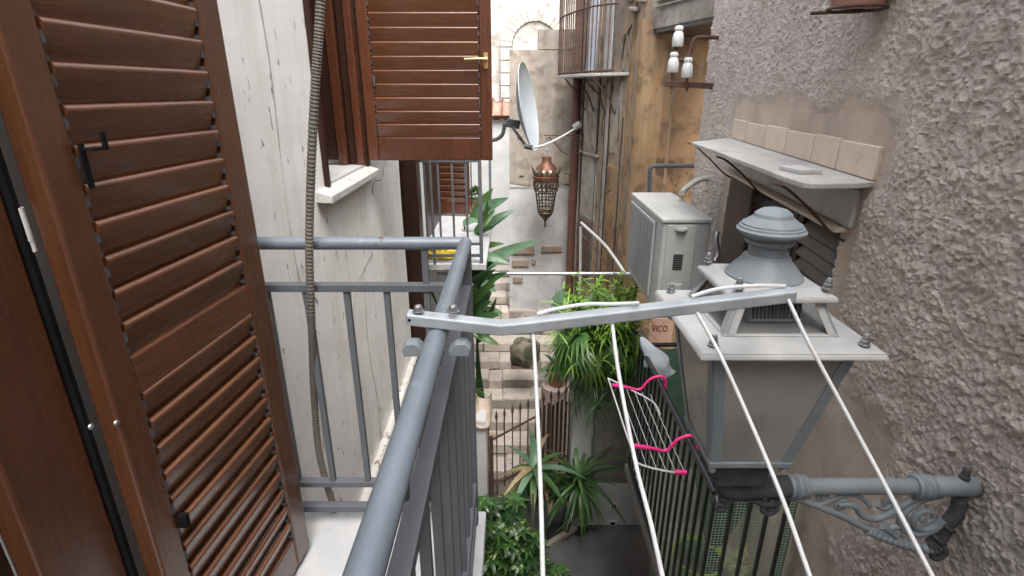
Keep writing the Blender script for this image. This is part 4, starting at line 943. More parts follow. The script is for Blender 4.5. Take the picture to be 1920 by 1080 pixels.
# plastic bag
bg_ = MB(); ctr = [at(1203, 632, Y=3.35), at(1218, 655, Y=3.33), at(1232, 680, Y=3.32), at(1238, 705, Y=3.32), at(1232, 716, Y=3.33)]; rad_ = [.01, .045, .075, .085, .01]
P_ = smooth_path(ctr, 6); vs_, fs = [], []; nn = 24
for i, p in enumerate(P_):
    f = i/(len(P_)-1)*4; j = min(3, int(f)); r_ = rad_[j]+(rad_[j+1]-rad_[j])*(f-j)
    for k in range(nn):
        a_ = 2*math.pi*k/nn; r2 = r_*(1+.38*mnoise.noise(Vector((math.cos(a_)*1.6, math.sin(a_)*1.6, i*.22))))
        vs_.append(p+Vector((math.cos(a_)*r2*1.0, math.sin(a_)*r2*.55, math.cos(a_)*r2*.35)))
for i in range(len(P_)-1):
    for k in range(nn): fs.append((i*nn+k, i*nn+(k+1) % nn, (i+1)*nn+(k+1) % nn, (i+1)*nn+k))
bg_.add(vs_, fs).build('plastic_bag', M['bag'], smooth=50, label='crumpled translucent white plastic bag hanging over the far end of the black railing', cat='bag')

# clothes airer with pink hooks hanging on the black railing
ca = empty('clothes_airer', (TX-.1, 2.7, TT), 'small railing clothes airer with pink plastic hooks and white lines', 'clothes airer')
def A_(px_, py_, X_): return at(px_, py_, X=X_)
xo = TX-.16
o1, o2 = A_(1168, 718, xo), A_(1205, 815, xo)   # outer corners
# near frame end and far frame end
yN, yF = 2.18, 2.95
zt_ = TT-.03
for y_ in (2.36, 2.98):
    MB().tube(smooth_path([(TX-.29, y_, TT-.02), (TX-.20, y_, TT-.035), (TX-.12, y_, TT-.05), (TX-.07, y_, TT+.015), (TX-.01, y_, TT+.045), (TX+.035, y_, TT+.02), (TX+.04, y_, TT-.06)], 5), .009, 8).build('hook', M['pink'], ca, smooth=60)
    MB().tube([(TX-.30, y_, TT-.018), (TX-.21, y_, TT-.034)], .0125, 8).build('grip', M['pink'], ca, smooth=60)
fz = TT-.05
MB().tube(smooth_path([(TX-.30, 3.12, fz), (TX-.30, 2.98, fz), (TX-.30, 2.36, fz), (TX-.27, 2.24, fz), (TX-.08, 2.2, fz-.02)], 4), .0055, 8).build('frame', M['cord'], ca, smooth=60)
MB().tube(smooth_path([(TX-.30, 3.12, fz), (TX-.2, 3.0, fz), (TX-.06, 2.88, fz-.03), (TX-.05, 2.74, fz-.03)], 4), .0055, 8).build('frame', M['cord'], ca, smooth=60)
for k in range(5): MB().tube([(TX-.25+.045*k, 3.0-.02*k, fz), (TX-.25+.045*k, 2.24-.01*k, fz-.01)], .002, 5).build('line', M['cord'], ca)
MB().tube([(TX-.12, 2.2, fz-.01), (TX-.06, 2.2, fz-.01)], .0125, 8).build('grip', M['pink'], ca, smooth=60)

# ------------------------------------------------------------------ galvanised rod across the alley and white bracket
cr = empty('clothes_rod', at(1040, 513, Y=3.3), 'thin galvanised rod spanning the alley below the satellite dish', 'rod')
ra, rb = at(880, 513, Y=6.1), at(1188, 513, Y=6.1); ra.x = -.9
MB().tube([ra, rb], .020, 12).build('rod', M['galv'], cr, smooth=40)
MB().tube([rb, rb+Vector((.06, 0, .0))], .034, 10).tube([rb+Vector((.04, 0, -.02)), rb+Vector((.06, 0, .13))], .026, 8).build('end_fitting', M['bolt'], cr, smooth=40)
wb = empty('wall_bracket', at(1130, 460, Y=3.6), 'pair of white bent tubes leaning from the downpipe to the rod', 'bracket')
MB().tube(smooth_path([at(1090, 418, Y=7.3), at(1130, 455, Y=6.6), at(1150, 480, Y=6.3), at(1171, 512, Y=6.08)], 6), .02, 8).build('tube', M['cord'], wb, smooth=60)
MB().tube(smooth_path([at(1089, 425, Y=7.3), at(1088, 500, Y=7.3), at(1086, 580, Y=7.3)], 3), .02, 8).build('tube', M['cord'], wb, smooth=60)
MB().tube(smooth_path([at(1092, 440, Y=7.2), at(1110, 462, Y=7.0), at(1138, 494, Y=6.6)], 5), .008, 6).build('tube', M['rust_light'], wb, smooth=60)

# ------------------------------------------------------------------ satellite dish
sd = empty('satellite_dish', at(945, 260, Y=5.2), 'grey satellite dish seen nearly edge on beside the end wall', 'satellite dish')
dc = at(984, 203, Y=5.2); dr_ = .39
nrm = Vector((.965, -.20, .17)).normalized(); Mq = nrm.to_track_quat('Z', 'Y').to_matrix()
prf = [(dr_*k/8, .09*(k/8)**2) for k in range(9)]+[(dr_+.004, .094), (dr_+.004, .086)]+[(dr_*k/8, .09*(k/8)**2-.006) for k in range(8, -1, -1)]
MB().lathe(prf, dc-nrm*.05, 40, Mq).build('reflector', M['dish'], sd, smooth=50)
mp_ = at(962, 232, Y=5.2)
MB().box(mp_, (.13, .07, .075), (0, R(10), 0)).build('mount', M['lamp_dark'], sd, bevel=.006)
MB().tube(smooth_path([at(905, 262, Y=5.2), at(928, 262, Y=5.2), at(942, 252, Y=5.2), at(946, 232, Y=5.2)], 5), .019, 10).build('arm', M['lamp_dark'], sd, smooth=60)
MB().tube([at(962, 240, Y=5.15), at(982, 268, Y=4.95), at(992, 277, Y=4.85)], .013, 8).build('feed_arm', M['lamp_dark'], sd, smooth=60)
MB().tube([at(984, 274, Y=4.86), at(998, 277, Y=4.84)], .022, 10).build('receiver', M['lamp_dark'], sd, smooth=60)
MB().tube(smooth_path([at(998, 277, Y=4.85), at(1020, 272, Y=5.4), at(1050, 258, Y=6.4), at(1075, 243, Y=7.4), at(1083, 237, Y=8.0)], 6), .012, 8).build('cable', M['cord'], sd, smooth=60)
MB().tube([at(1076, 240, Y=8.0), at(1088, 232, Y=8.0)], .05, 10).build('junction_box', M['cord'], smooth=40, label='white rounded junction fitting clamped on the brown downpipe', cat='junction box')

# ------------------------------------------------------------------ wall bracket + pierced hanging lamp
LYm = 7.7
wbk = empty('lamp_bracket', at(1090, 262, Y=LYm), 'scrolled iron bracket holding the hanging lamp', 'bracket')
MB().bar(at(1020, 254, Y=LYm), at(1095, 254, Y=LYm), .02, .012).build('bar', M['rust'], wbk)
MB().bar(at(1094, 250, Y=LYm), at(1092, 292, Y=LYm), .02, .012, up=(1, 0, 0)).build('bar', M['rust'], wbk)
MB().tube(smooth_path([at(1030, 256, Y=LYm), at(1040, 268, Y=LYm), at(1055, 285, Y=LYm), at(1075, 291, Y=LYm), at(1092, 284, Y=LYm)], 5), .009, 6).build('scroll', M['rust'], wbk)
c_ = at(1079, 267, Y=LYm); MB().tube(arc(c_, .085, -60, 420, 26, 'XZ', .02), .008, 6).build('scroll', M['rust'], wbk)
c_ = at(1027, 262, Y=LYm); MB().tube(arc(c_, .04, -90, 300, 16, 'XZ', .01), .007, 6).build('scroll', M['rust'], wbk)
hl = empty('hanging_lamp', at(1025, 300, Y=LYm), 'ornate copper topped pierced metal lamp hanging from the scrolled bracket', 'lamp')
zt0 = at(1025, 290, Y=LYm).z; cx, cy = at(1025, 290, Y=LYm).x, LYm
sc_ = lambda py: at(1025, py, Y=LYm).z
pxm = .0077
MB().tube([(cx, cy, sc_(262)), (cx, cy, sc_(292))], .008, 6).lathe([(0, .02), (.03, 0), (0, -.02)], (cx, cy, sc_(280)), 8).build('hook', M['galv'], hl, smooth=50)
MB().lathe([(0, sc_(293)), (9*pxm, sc_(294)), (9*pxm, sc_(303)), (11*pxm, sc_(306)), (18*pxm, sc_(313)), (22*pxm, sc_(322)), (23*pxm, sc_(328)), (0, sc_(328))], (cx, cy, 0), 20).build('cap', M['copper'], hl, smooth=35)
MB().lathe([(24*pxm, sc_(329)), (25*pxm, sc_(330)), (24*pxm, sc_(336)), (22*pxm, sc_(336))], (cx, cy, 0), 20).build('band', M['copper'], hl, smooth=35)
jm, _ = MB().lathe([(0, -.012), (.034, 0), (0, .02)], (0, 0, 0), 8, Matrix.Rotation(R(90), 3, 'Y')).mesh('jewel', M['jewel'])
for k in range(10):
    a_ = 2*math.pi*k/10; place('jewel', jm, (cx+23*pxm*math.cos(a_), cy+23*pxm*math.sin(a_), sc_(321)), (0, 0, a_), hl)
cr_ = MB()
for k in range(16):
    a_ = 2*math.pi*k/16; d_ = Vector((math.cos(a_), math.sin(a_), 0)); c0_ = Vector((cx, cy, 0))
    rs = [(22, 336), (22, 345), (20, 355), (18, 370), (16, 385), (14, 398)]
    P_ = [c0_+d_*r_*pxm+Vector((0, 0, sc_(y_))) for r_, y_ in rs]; cr_.tube(P_, .006, 4)
    tip = c0_+d_*27*pxm+Vector((0, 0, sc_(312))); cr_.tube([c0_+d_*23*pxm+Vector((0, 0, sc_(326))), tip], [.014, .003], 4)
    nx = 2*math.pi*(k+1)/16; P2 = []
    for j in range(7):
        t_ = j/6; aa = a_+(nx-a_)*t_; P2.append(c0_+Vector((math.cos(aa), math.sin(aa), 0))*23.5*pxm+Vector((0, 0, sc_(340+9*math.sin(math.pi*t_)))))
    cr_.tube(P2, .007, 4)
    P3 = [p+Vector((0, 0, sc_(352)-sc_(343)))-Vector((p.x-cx, p.y-cy, 0))*.08 for p in P2]; cr_.tube(P3, .006, 4)
cr_.build('chain_cage', M['bronze'], hl, kind=None)
rg = MB()
for r_, y_ in ((22, 338), (20, 356), (18.5, 366), (17, 378), (15, 390), (14, 398)): rg.tube([(cx+r_*pxm*math.cos(a_*.314), cy+r_*pxm*math.sin(a_*.314), sc_(y_)) for a_ in range(20)], .009, 4, True)
rg.build('ring', M['bronze'], hl)
MB().lathe([(14*pxm, sc_(398)), (13*pxm, sc_(402)), (6*pxm, sc_(409)), (2.5*pxm, sc_(414)), (2*pxm, sc_(418)), (3.5*pxm, sc_(421)), (0, sc_(428))], (cx, cy, 0), 14).build('finial', M['bronze'], hl, smooth=40)

# ------------------------------------------------------------------ porcelain insulators on iron bracket
YI = 4.75
ib = empty('insulator_bracket', at(1320, 110, Y=YI), 'dark iron arm and bar carrying three white insulators at the edge of the stucco wall', 'bracket')
MB().tube(smooth_path([at(1372, 72, Y=YI), at(1330, 70, Y=YI), at(1306, 71, Y=YI), at(1299, 80, Y=YI), at(1293, 100, Y=YI), at(1285, 111, Y=YI), at(1274, 112, Y=YI), at(1268, 104, Y=YI), at(1268, 88, Y=YI)], 5), .016, 10).build('arm', M['rust'], ib, smooth=60)
MB().bar(at(1247, 157, Y=YI), at(1345, 162, Y=YI), .05, .045).build('bar', M['rust'], ib, bevel=.004)
for x_, y_ in ((1260, 143), (1288, 147)): MB().tube([at(x_, y_-6, Y=YI), at(x_, y_+24, Y=YI)], .009, 6).build('pin', M['rust'], ib)
def insul(label, p):
    pr = [(0, .175), (.026, .172), (.033, .155), (.033, .14), (.026, .128), (.036, .112), (.042, .07), (.043, .01), (.036, 0), (0, 0)]
    MB().lathe([(r_*1.06, z_*.9) for r_, z_ in pr], p, 18).build('insulator', M['porcelain'], smooth=50, label=label, cat='insulator', group='white porcelain insulators')
insul('white porcelain insulator standing alone at the top of the curved iron arm', at(1270, 88, Y=YI))
insul('white porcelain insulator at the left end of the lower iron bar', at(1261, 136, Y=YI))
insul('white porcelain insulator on the right of the lower iron bar, under the arm bend', at(1287, 146, Y=YI-.03))
# grey conduit and white hose by the air conditioner
MB().tube([at(1340, 311, Y=5.9), at(1228, 311, Y=5.9)], .026, 12).tube(arc(at(1228, 320, Y=5.9), .055, 90, 180, 6), .026, 12).tube([at(1219, 320, Y=5.9), at(1217, 420, Y=5.9)], .026, 12).build('conduit', M['rail_dark'], smooth=40, label='grey plastic conduit elbow on the ochre wall above the air conditioner', cat='pipe')
MB().tube(smooth_path([at(1278, 362, Y=3.95), at(1290, 350, Y=4.1), at(1305, 340, Y=4.3), at(1322, 335, Y=4.5), at(1340, 336, Y=4.6)], 6), .022, 12).build('hose', M['white_paint'], smooth=60, label='white insulated hose curving from the air conditioner into the wall', cat='hose')

# ------------------------------------------------------------------ air conditioner
ac_ = empty('air_conditioner', (1.22, 3.9, -1.5), 'grubby white outdoor air conditioner unit mounted on the right wall', 'air conditioner')
zT = at(1290, 410, Y=3.40).z; f0 = at(1245, 410, Z=zT); f1 = at(1333, 408, Z=zT); bk = at(1207, 361, Z=zT)
X0, X1, Y0, Y1 = f0.x, f1.x, f0.y, bk.y; zB = zT-.66
MB().b2((X0, Y0, zB), (X1, Y1, zT-.03)).build('casing', M['ac_side'], ac_, bevel=.012)
MB().b2((X0-.012, Y0-.012, zT-.028), (X1+.006, Y1+.008, zT)).build('top_cover', M['white_paint'], ac_, bevel=.008)
for k in range(7):
    x_ = X0+.03+k*(X1-X0-.06)/6; MB().b2((x_-.004, Y0+.03, zT+.0002), (x_+.004, Y1-.03, zT+.0012)).build('rib', M['white_paint'], ac_)
MB().b2((X0-.018, Y0+.16, zB+.05), (X0-.002, Y1-.03, zT-.06)).build('fan_grille', M['ac_side'], ac_, bevel=.005)
gm = MB()
for k in range(26): gm.b2((X0-.022, Y0+.18, zB+.075+k*.0205), (X0-.0185, Y1-.05, zB+.079+k*.0205))
for k in range(5): gm.b2((X0-.0235, Y0+.2+k*.1, zB+.07), (X0-.0225, Y0+.205+k*.1, zT-.08))
gm.build('fan_grille', M['stone_grey'], ac_)
MB().b2((X0+.028, Y0-.010, zB+.02), (X1-.095, Y0-.001, zT-.04)).build('service_cover', M['white_paint'], ac_, bevel=.004)
MB().lathe([(.038, 0), (.040, -.012), (.03, -.02), (0, -.02)], (X0+.115, Y0-.012, zT-.06), 16).b2((X0+.075, Y0-.025, zT-.07), (X0+.155, Y0-.009, zT-.055)).build('handle', M['white_paint'], ac_, bevel=.004)
for k in range(9): MB().b2((X0+.085, Y0-.0135, zT-.245-k*.0125), (X0+.148, Y0-.0105, zT-.239-k*.0125)).build('vent_slot', M['dark'], ac_)
MB().b2((X0+.065, Y0-.03, zB+.05), (X0+.165, Y0-.009, zB+.22)).build('valve_cover', M['white_paint'], ac_, bevel=.012)
for y_ in (Y0+.12, Y1-.12): MB().bar((X0+.01, y_, zB-.02), (rw(y_)+.02, y_, zB-.02), .035, .035).bar((X0+.03, y_, zB-.03), (rw(y_)+.02, y_, zB-.3), .02, .02).build('support_bracket', M['galv'], ac_)
MB().tube(smooth_path([at(1345, 435, Y=3.3), at(1342, 450, Y=3.28), at(1346, 475, Y=3.26), at(1340, 490, Y=3.24)], 5), .018, 10).build('valve', M['bolt'], smooth=60, label='small grey tap and wrapped pipe between the air conditioner and the window', cat='pipe')

# terracotta pot on iron ring, upper right
tp_ = at(1640, 12, Y=2.25)
pot('terracotta planter at the top edge high on the stucco wall', Vector((rw(2.25)-.10, 2.25, tp_.z)), .13, .24, M['terracotta'])
MB().tube([RP(2.38, tp_.z-.008, .22), RP(2.3, tp_.z-.006, .0), RP(2.28, tp_.z-.006, -.05)], .007, 6).tube([(rw(2.25)-.10+.1*math.cos(a_*.42), 2.25+.1*math.sin(a_*.42), tp_.z-.008) for a_ in range(15)], .006, 6, True).build('pot_holder', M['rust'], label='thin iron holder under the terracotta planter on the stucco wall', cat='bracket')

# ------------------------------------------------------------------ street lantern
SX, SY = .5975, 1.2
sl_ = empty('street_lantern', (SX, SY, -.9), 'large square blue grey street lantern with domed cap and frosted panes', 'street lamp')
def frust(b, h0, z0, h1, z1, c=(SX, SY)):
    q = [(c[0]+sx*h, c[1]+sy*h, z) for h, z in ((h0, z0), (h1, z1)) for sx, sy in ((-1, -1), (1, -1), (1, 1), (-1, 1))]
    return b.add(q, [(0, 3, 2, 1), (4, 5, 6, 7), (0, 1, 5, 4), (1, 2, 6, 5), (2, 3, 7, 6), (3, 0, 4, 7)])
PZ = -.52
frust(MB(), .201, PZ-.014, .195, PZ-.002).build('lower_plate', M['lamp_light'], sl_, bevel=.004)
frust(frust(MB(), .195, PZ-.0015, .13, PZ+.008), .13, PZ+.0085, .128, PZ+.012).build('lower_plate', M['lamp_light'], sl_, bevel=.002)
# upper glass pyramid
UH0, UH1, UZ0, UZ1 = .125, .094, PZ+.013, -.436
def corner_bars(hA, zA, hB, zB_, w_, m, nm):
    for sx, sy in ((-1, -1), (1, -1), (1, 1), (-1, 1)):
        a_ = Vector((SX+sx*hA, SY+sy*hA, zA)); b_ = Vector((SX+sx*hB, SY+sy*hB, zB_))
        MB().bar(a_, b_, w_, w_).build(nm, m, sl_, bevel=.002)
        
def panes(hA, zA, hB, zB_, m, nm, inset=.004, trim=.012):
    for k in range(4):
        an = k*math.pi/2; Rz = Matrix.Rotation(an, 3, 'Z')
        pts_ = [Vector((-(hA-trim), -(hA-inset), zA)), Vector((hA-trim, -(hA-inset), zA)), Vector((hB-trim, -(hB-inset), zB_)), Vector((-(hB-trim), -(hB-inset), zB_))]
        pts_ = [Rz @ p+Vector((SX, SY, 0)) for p in pts_]; nrm_ = (pts_[1]-pts_[0]).cross(pts_[3]-pts_[0]).normalized()
        MB().prism(pts_, -nrm_*.004).build(nm, m, sl_)
def plates(hA, zA, hB, zB_, w_, m, nm):   # flat L-shaped corner straps on the faces
    for k in range(4):
        Rz = Matrix.Rotation(k*math.pi/2, 3, 'Z')
        for s_ in (-1, 1):
            p = [Vector((s_*hA, -hA, zA)), Vector((s_*(hA-w_), -hA, zA)), Vector((s_*(hB-w_), -hB, zB_)), Vector((s_*hB, -hB, zB_))]
            p = [Rz @ v+Vector((SX, SY, 0)) for v in p]; out = Rz @ Vector((0, -.003, 0))
            MB().prism(p, out).build(nm, m, sl_)
corner_bars(UH0-.004, UZ0, UH1-.004, UZ1, .012, M['lamp_grey'], 'corner_bar')
plates(UH0, UZ0, UH1, UZ1, .022, M['lamp_light'], 'corner_strap')
M['smoke'] = mat('smoky_pane', (.07, .07, .075), (.04, .04, .045), 4, rough=.12, coat=.6, alpha=.22)
panes(UH0, UZ0, UH1, UZ1, M['smoke'], 'pane')
MB().box((SX+.01, SY-.06, -.47), (.12, .012, .062), (R(-15), 0, 0)).build('louvre_plate', M['lamp_light'], sl_)
for k in range(13): MB().box((SX-.043+k*.0088, SY-.068, -.472), (.0035, .006, .042), (R(-15), 0, 0)).build('louvre_slot', M['dark'], sl_)
# top plate: shallow pyramid
frust(MB(), .118, -.437, .117, -.426).build('top_plate', M['lamp_light'], sl_, bevel=.003)
frust(MB(), .116, -.4255, .089, -.411).build('top_plate', M['lamp_light'], sl_, bevel=.002)
MB().lathe([(.087, -.4105), (.0865, -.407), (.080, -.400), (.070, -.386), (.056, -.372), (.052, -.362), (.043, -.358), (.041, -.335), (.042, -.33)], (SX, SY, 0), 32).build('neck', M['lamp_grey'], sl_, smooth=30)
MB().lathe([(.040, -.331), (.052, -.331), (.055, -.322), (.052, -.318), (.056, -.310), (.040, -.309)], (SX, SY, 0), 32).build('collar', M['lamp_grey'], sl_, smooth=30)
MB().lathe([(.03, -.309), (.068, -.309), (.075, -.304), (.076, -.299), (.071, -.295), (.070, -.291), (.066, -.289), (.065, -.285), (.060, -.283), (.052, -.276), (.043, -.270), (.040, -.262), (.028, -.253), (.012, -.249), (0, -.248)], (SX, SY, 0), 36).build('cap', M['lamp_grey'], sl_, smooth=28)
nutm, _ = MB().lathe([(0, .026), (.005, .024), (.0075, .017), (.0075, .012), (.0095, .011), (.0095, .003), (.012, .002), (.012, 0)], (0, 0, 0), 10).mesh('acorn_nut', M['bolt'], 40)
for s_, z_ in ((.163, PZ+.015), (.098, -.400)):
    for sx, sy in ((-1, -1), (1, -1), (1, 1), (-1, 1)): place('acorn_nut', nutm, (SX+sx*s_, SY+sy*s_, z_+.004), (0, 0, 0), sl_)
# lower body
MB().lathe([(0, -.87), (.03, -.87), (.03, -.80), (.02, -.79), (.045, -.74), (.05, -.70), (.035, -.655), (0, -.645)], (SX, SY, 0), 18).build('bulb', M['porcelain'], sl_, smooth=50)
BH0, BH1, BZ0, BZ1 = .158, .1, PZ-.015, -.872
plates(BH0, BZ0, BH1, BZ1, .026, M['lamp_grey'], 'corner_strap')
corner_bars(BH0-.005, BZ0, BH1-.005, BZ1, .012, M['lamp_dark'], 'corner_bar')
panes(BH0, BZ0, BH1, BZ1, M['glass'], 'pane')
frust(MB(), .104, BZ1-.016, .106, BZ1+.002).build('bottom_frame', M['lamp_grey'], sl_, bevel=.003)
for sx, sy in ((-1, -1), (1, -1), (1, 1), (-1, 1)): MB().lathe([(0, -.022), (.009, -.018), (.010, -.006), (.006, 0), (0, 0)], (SX+sx*.09, SY+sy*.09, BZ1-.016), 10).build('foot', M['lamp_grey'], sl_, smooth=50)
frust(MB(), .06, -.985, .082, BZ1-.017).build('base', M['lamp_dark'], sl_, bevel=.008)
# bracket (things of the lantern's arm)
lb = empty('lantern_bracket', (1.25, SY, -1.1), 'blue grey cast iron scroll bracket carrying the street lantern from the stucco wall', 'bracket')
AZ = -1.032; xw = rw(SY)
MB().tube([(.79, SY, AZ), (xw-.12, SY, AZ)], .0225, 24).build('tube', M['lamp_grey'], lb, smooth=40)
MB().lathe([(0, 0), (.024, 0), (.027, .004), (.027, .12), (.022, .13), (0, .13)], (xw-.115, SY, AZ), 20, Matrix.Rotation(R(90), 3, 'Y')).build('tube_end', M['lamp_grey'], lb, smooth=40)
for x_ in (.765, xw-.165):
    MB().lathe([(.02, 0), (.031, .002), (.034, .01), (.029, .016), (.035, .022), (.035, .03), (.029, .036), (.033, .042), (.031, .052), (.02, .054)], (x_, SY, AZ), 24, Matrix.Rotation(R(90), 3, 'Y')).build('collar', M['lamp_grey'], lb, smooth=35)
MB().tube(smooth_path([(SX-.01, SY, -.985), (SX-.012, SY, -1.02), (SX+.02, SY, AZ-.008), (SX+.08, SY, AZ-.004), (.77, SY, AZ)], 5), .030, 16).build('elbow', M['lamp_dark'], lb, smooth=50)
MB().lathe([(0, .045), (.010, .042), (.010, .02), (.013, .018), (.013, 0)], (xw-.03, SY, AZ+.018), 10).build('set_screw', M['lamp_dark'], lb, smooth=40)
def BP(px_, py_, dy=0): return at(px_, py_, Y=SY+dy)
def rib(pts_, r_, m='lamp_grey', nm='scroll', n=6):
    MB().tube(smooth_path([BP(*p) for p in pts_], n), r_, 10).build(nm, M[m], lb, smooth=60)
def spiral(cx_, cy_, r0, r1, a0, a1, th, m='lamp_grey'):
    c_ = BP(cx_, cy_); k_ = .00148
    n_ = 34; P_ = arc(c_, r0*k_, a0, a1, n_, 'XZ', r1*k_)
    MB().tube(P_, [th*(1-.45*i/n_) for i in range(n_+1)], 8).build('scroll', M[m], lb, smooth=60)
    MB().lathe([(0, -.007), (th*.9, -.005), (th*.9, .005), (0, .007)], P_[-1], 10, Matrix.Rotation(R(90), 3, 'X')).build('scroll_eye', M[m], lb, smooth=50)
rib([(1466, 925), (1520, 943), (1580, 968), (1625, 990), (1665, 1003)], .0105, nm='brace')
tw_ = smooth_path([BP(1625, 993), BP(1660, 1008), BP(1700, 1022), BP(1745, 1028), BP(1765, 1018)], 14)
MB().tube(tw_, [.013+.0028*math.sin(i*1.7) for i in range(len(tw_))], 10).build('brace', M['lamp_grey'], lb, smooth=70)
rib([(1475, 932), (1440, 945), (1400, 934), (1350, 935)], .011, 'lamp_dark', 'brace')
spiral(1440, 952, 20, 4, 100, -380, .009, 'lamp_dark')
spiral(1350, 950, 14, 4, 60, -260, .008, 'lamp_dark')
rib([(1765, 928), (1730, 935), (1700, 955), (1688, 975), (1694, 992), (1718, 1000), (1750, 992), (1768, 975)], .0115)
rib([(1735, 930), (1700, 942), (1670, 962), (1640, 973), (1615, 965), (1605, 950), (1590, 945), (1570, 946)], .010)
spiral(1736, 972, 30, 6, -40, -500+0, .0105)
spiral(1578, 948, 14, 4, 60, 440, .007); spiral(1662, 942, 17, 4, 200, 560, .007)
spiral(1508, 930, 13, 3, 180, -200, .0065); spiral(1540, 932, 12, 3, 0, 400, .0065)
rib([(1545, 944), (1565, 935), (1590, 928), (1615, 934), (1632, 950)], .0065); rib([(1492, 932), (1510, 944), (1530, 946), (1545, 944)], .0065)
spiral(1756, 1038, 19, 4, 100, -330, .010, 'lamp_dark')
rib([(1800, 935), (1793, 960), (1775, 985), (1765, 1005), (1745, 1022)], .019, 'lamp_dark', 'wall_stem'); rib([(1806, 925), (1798, 950), (1800, 975)], .014, 'lamp_dark', 'wall_stem')
for x_, y_ in ((1775, 985), (1758, 1008)):
    MB().lathe([(.014, -.006), (.026, -.004), (.026, .004), (.014, .006)], BP(x_, y_), 14, Euler((0, R(35), 0)).to_matrix()).build('stem_ring', M['lamp_dark'], lb, smooth=50)
rib([(1655, 985), (1668, 995), (1680, 1005)], .012, nm='leaf_boss'); rib([(1648, 1000), (1660, 992), (1690, 985)], .009, nm='leaf_boss')

# ------------------------------------------------------------------ clothes-line arm on our handrail
cl = empty('clothes_line_arm', at(825, 620, Y=.92), 'galvanised steel clothes line arm clamped on the near handrail, reaching over the alley', 'clothes line')
ys = .905
pA, pB, pC = Vector((-.193, ys, -.392)), at(958, 617, Y=ys), at(1487, 552, Y=ys+.01)
pB.z += .004
W2, H2, tk = .030, .022, .0025
def channel(P, m, nm):
    """a bent square tube"""
    b = MB(); prev = None
    for i, p in enumerate(P):
        vs_ = [(p.x, p.y+j*W2/2, p.z+k*H2/2) for j, k in ((-1, -1), (1, -1), (1, 1), (-1, 1))]; n0 = len(b.v); b.v += vs_
        if prev is not None: b.f += [(prev+k, prev+(k+1) % 4, n0+(k+1) % 4, n0+k) for k in range(4)]
        else: b.f.append((n0+3, n0+2, n0+1, n0))
        prev = n0
    b.f.append((prev, prev+1, prev+2, prev+3))
    return b.build(nm, m, cl, bevel=.003)
channel([pA, pB+Vector((-.02, 0, -.001)), pB+Vector((.012, 0, .002)), pC], M['galv'], 'arm')
for x_ in (-.172, -.108):
    MB().lathe([(0, .013), (.006, .012), (.0075, .010), (.0085, .006), (.0085, .002), (.012, .0015), (.012, 0)], (x_, ys, pA.z+H2/2+.0005), 6).build('bolt', M['bolt'], cl, smooth=30)
for p_, rr0 in ((Vector((-.05, ys, pA.z+H2/2)), .004), (Vector((-.187, ys-W2/2, pA.z)), .003)):
    MB().lathe([(0, .0006), (rr0, .0006), (rr0, 0)], p_, 12, Matrix.Identity(3) if rr0 > .0035 else Matrix.Rotation(R(90), 3, 'X')).build('hole', M['dark'], cl)
# clamp: two wavy jaws under/over the tube
for s_ in (-1, 1):
    pts_ = [(-.14+s_*.022, -.452), (-.14+s_*.035, -.437), (-.14+s_*.055, -.437), (-.14+s_*.064, -.447), (-.14+s_*.060, -.463), (-.14+s_*.04, -.463), (-.14+s_*.024, -.462)]
    MB().prism([(x_, ys-.022, z_) for x_, z_ in pts_], (0, .03, 0)).build('clamp_jaw', M['lamp_grey'], cl, bevel=.002)
MB().tube([(-.155, ys-.02, -.455), (-.125, ys-.02, -.455)], .005, 6).build('clamp_jaw', M['lamp_grey'], cl)
# loose end of the cord lying along the arm
def on_arm(px_): 
    t_ = (px_-958)/(1487-958); return pB.lerp(pC, t_)
MB().tube(smooth_path([on_arm(1008)+Vector((0, .012, H2/2+.004)), on_arm(1040)+Vector((0, .016, .019)), on_arm(1100)+Vector((0, .018, .021)), on_arm(1150)+Vector((0, .014, .017)), on_arm(1200)+Vector((0, .006, H2/2+.005))], 6), .0038, 8).build('cord_end', M['cord'], cl, smooth=60)
MB().tube(smooth_path([on_arm(1300)+Vector((0, .012, H2/2+.003)), on_arm(1350)+Vector((0, .015, .022)), on_arm(1420)+Vector((0, .014, .02)), on_arm(1475)+Vector((0, .01, H2/2+.003))], 6), .0038, 8).build('cord_end', M['cord'], cl, smooth=60)
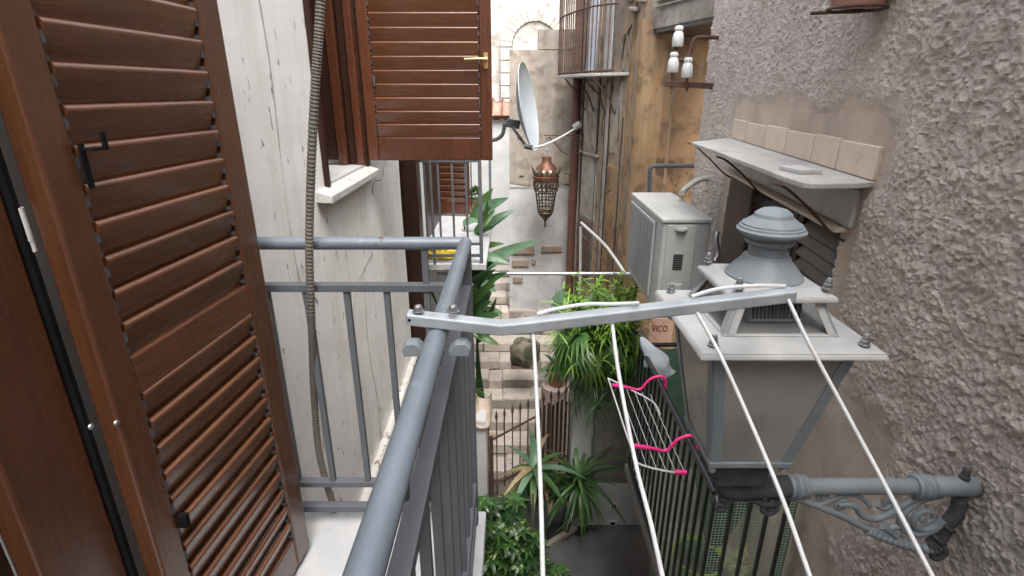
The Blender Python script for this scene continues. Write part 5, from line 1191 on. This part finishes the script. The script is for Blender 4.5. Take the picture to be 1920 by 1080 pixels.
# four sagging lines towards the viewer
for (x0, pts_) in ((1000, [(1000, 625, .90), (1008, 780, .76), (1014, 930, .64), (1018, 1085, .53)]),
                   (1148, [(1148, 607, .90), (1160, 700, .80), (1190, 860, .70), (1220, 980, .60), (1243, 1085, .52)]),
                   (1306, [(1306, 585, .90), (1350, 665, .83), (1400, 775, .76), (1465, 930, .65), (1520, 1085, .55)]),
                   (1478, [(1478, 562, .90), (1515, 640, .84), (1590, 780, .75), (1665, 920, .66), (1745, 1075, .56)])):
    P_ = [at(a_, b_, Y=y_) for a_, b_, y_ in pts_]; d_ = (P_[-1]-P_[-2]); P_.append(P_[-1]+d_*1.5)
    MB().tube(smooth_path(P_, 10), .0035, 12).build('line', M['cord'], cl, smooth=60)

# small things on the far balcony
t = pot('small terracotta pot with white label standing at the end of the far balcony', Vector(at(892, 397, Z=-1.495)), .085, .17, M['terracotta'])
c = Vector(at(892, 397, Z=-1.495))
MB().box((c.x, c.y-.083, c.z+.07), (.06, .004, .045)).build('label', M['cord'], t)
bp = empty('plant', c+Vector((0, 0, .15)), 'small bright green bushy plant in the pot on the far balcony', 'plant'); b = MB()
for k in range(180):
    d_ = Vector((rr_.gauss(0, 1), rr_.gauss(0, 1), abs(rr_.gauss(0, 1.2)))).normalized(); v, f = blade(.07, .025, .2, .4, 2, .3, .6)
    b.add(v, f, Matrix.Translation(c+Vector((d_.x*.07, d_.y*.07, .17+d_.z*.12))) @ d_.to_track_quat('Y', 'Z').to_matrix().to_4x4())
b.build('foliage', M['leaf'], bp, kind='stuff')
yb = empty('crumpled_bag', Vector(at(828, 480, Z=-1.49)), 'crumpled yellow plastic bag on the far balcony floor behind the corner of the handrail', 'bag')
vs_, fs = [], []; c = Vector(at(826, 480, Z=-1.49)); nn = 18
for i in range(9):
    th = math.pi/2*i/8
    for k in range(nn):
        ph = 2*math.pi*k/nn; d_ = Vector((math.sin(th)*math.cos(ph), math.sin(th)*math.sin(ph), math.cos(th))); r_ = 1+.45*mnoise.noise(d_*3.3)
        vs_.append(c+Vector((d_.x*.16*r_, d_.y*.12*r_, max(0, d_.z*.11*r_))))
for i in range(8):
    for k in range(nn): fs.append((i*nn+k, i*nn+(k+1) % nn, (i+1)*nn+(k+1) % nn, (i+1)*nn+k))
MB().add(vs_, fs).build('sheet', M['yellow_pot'], yb)
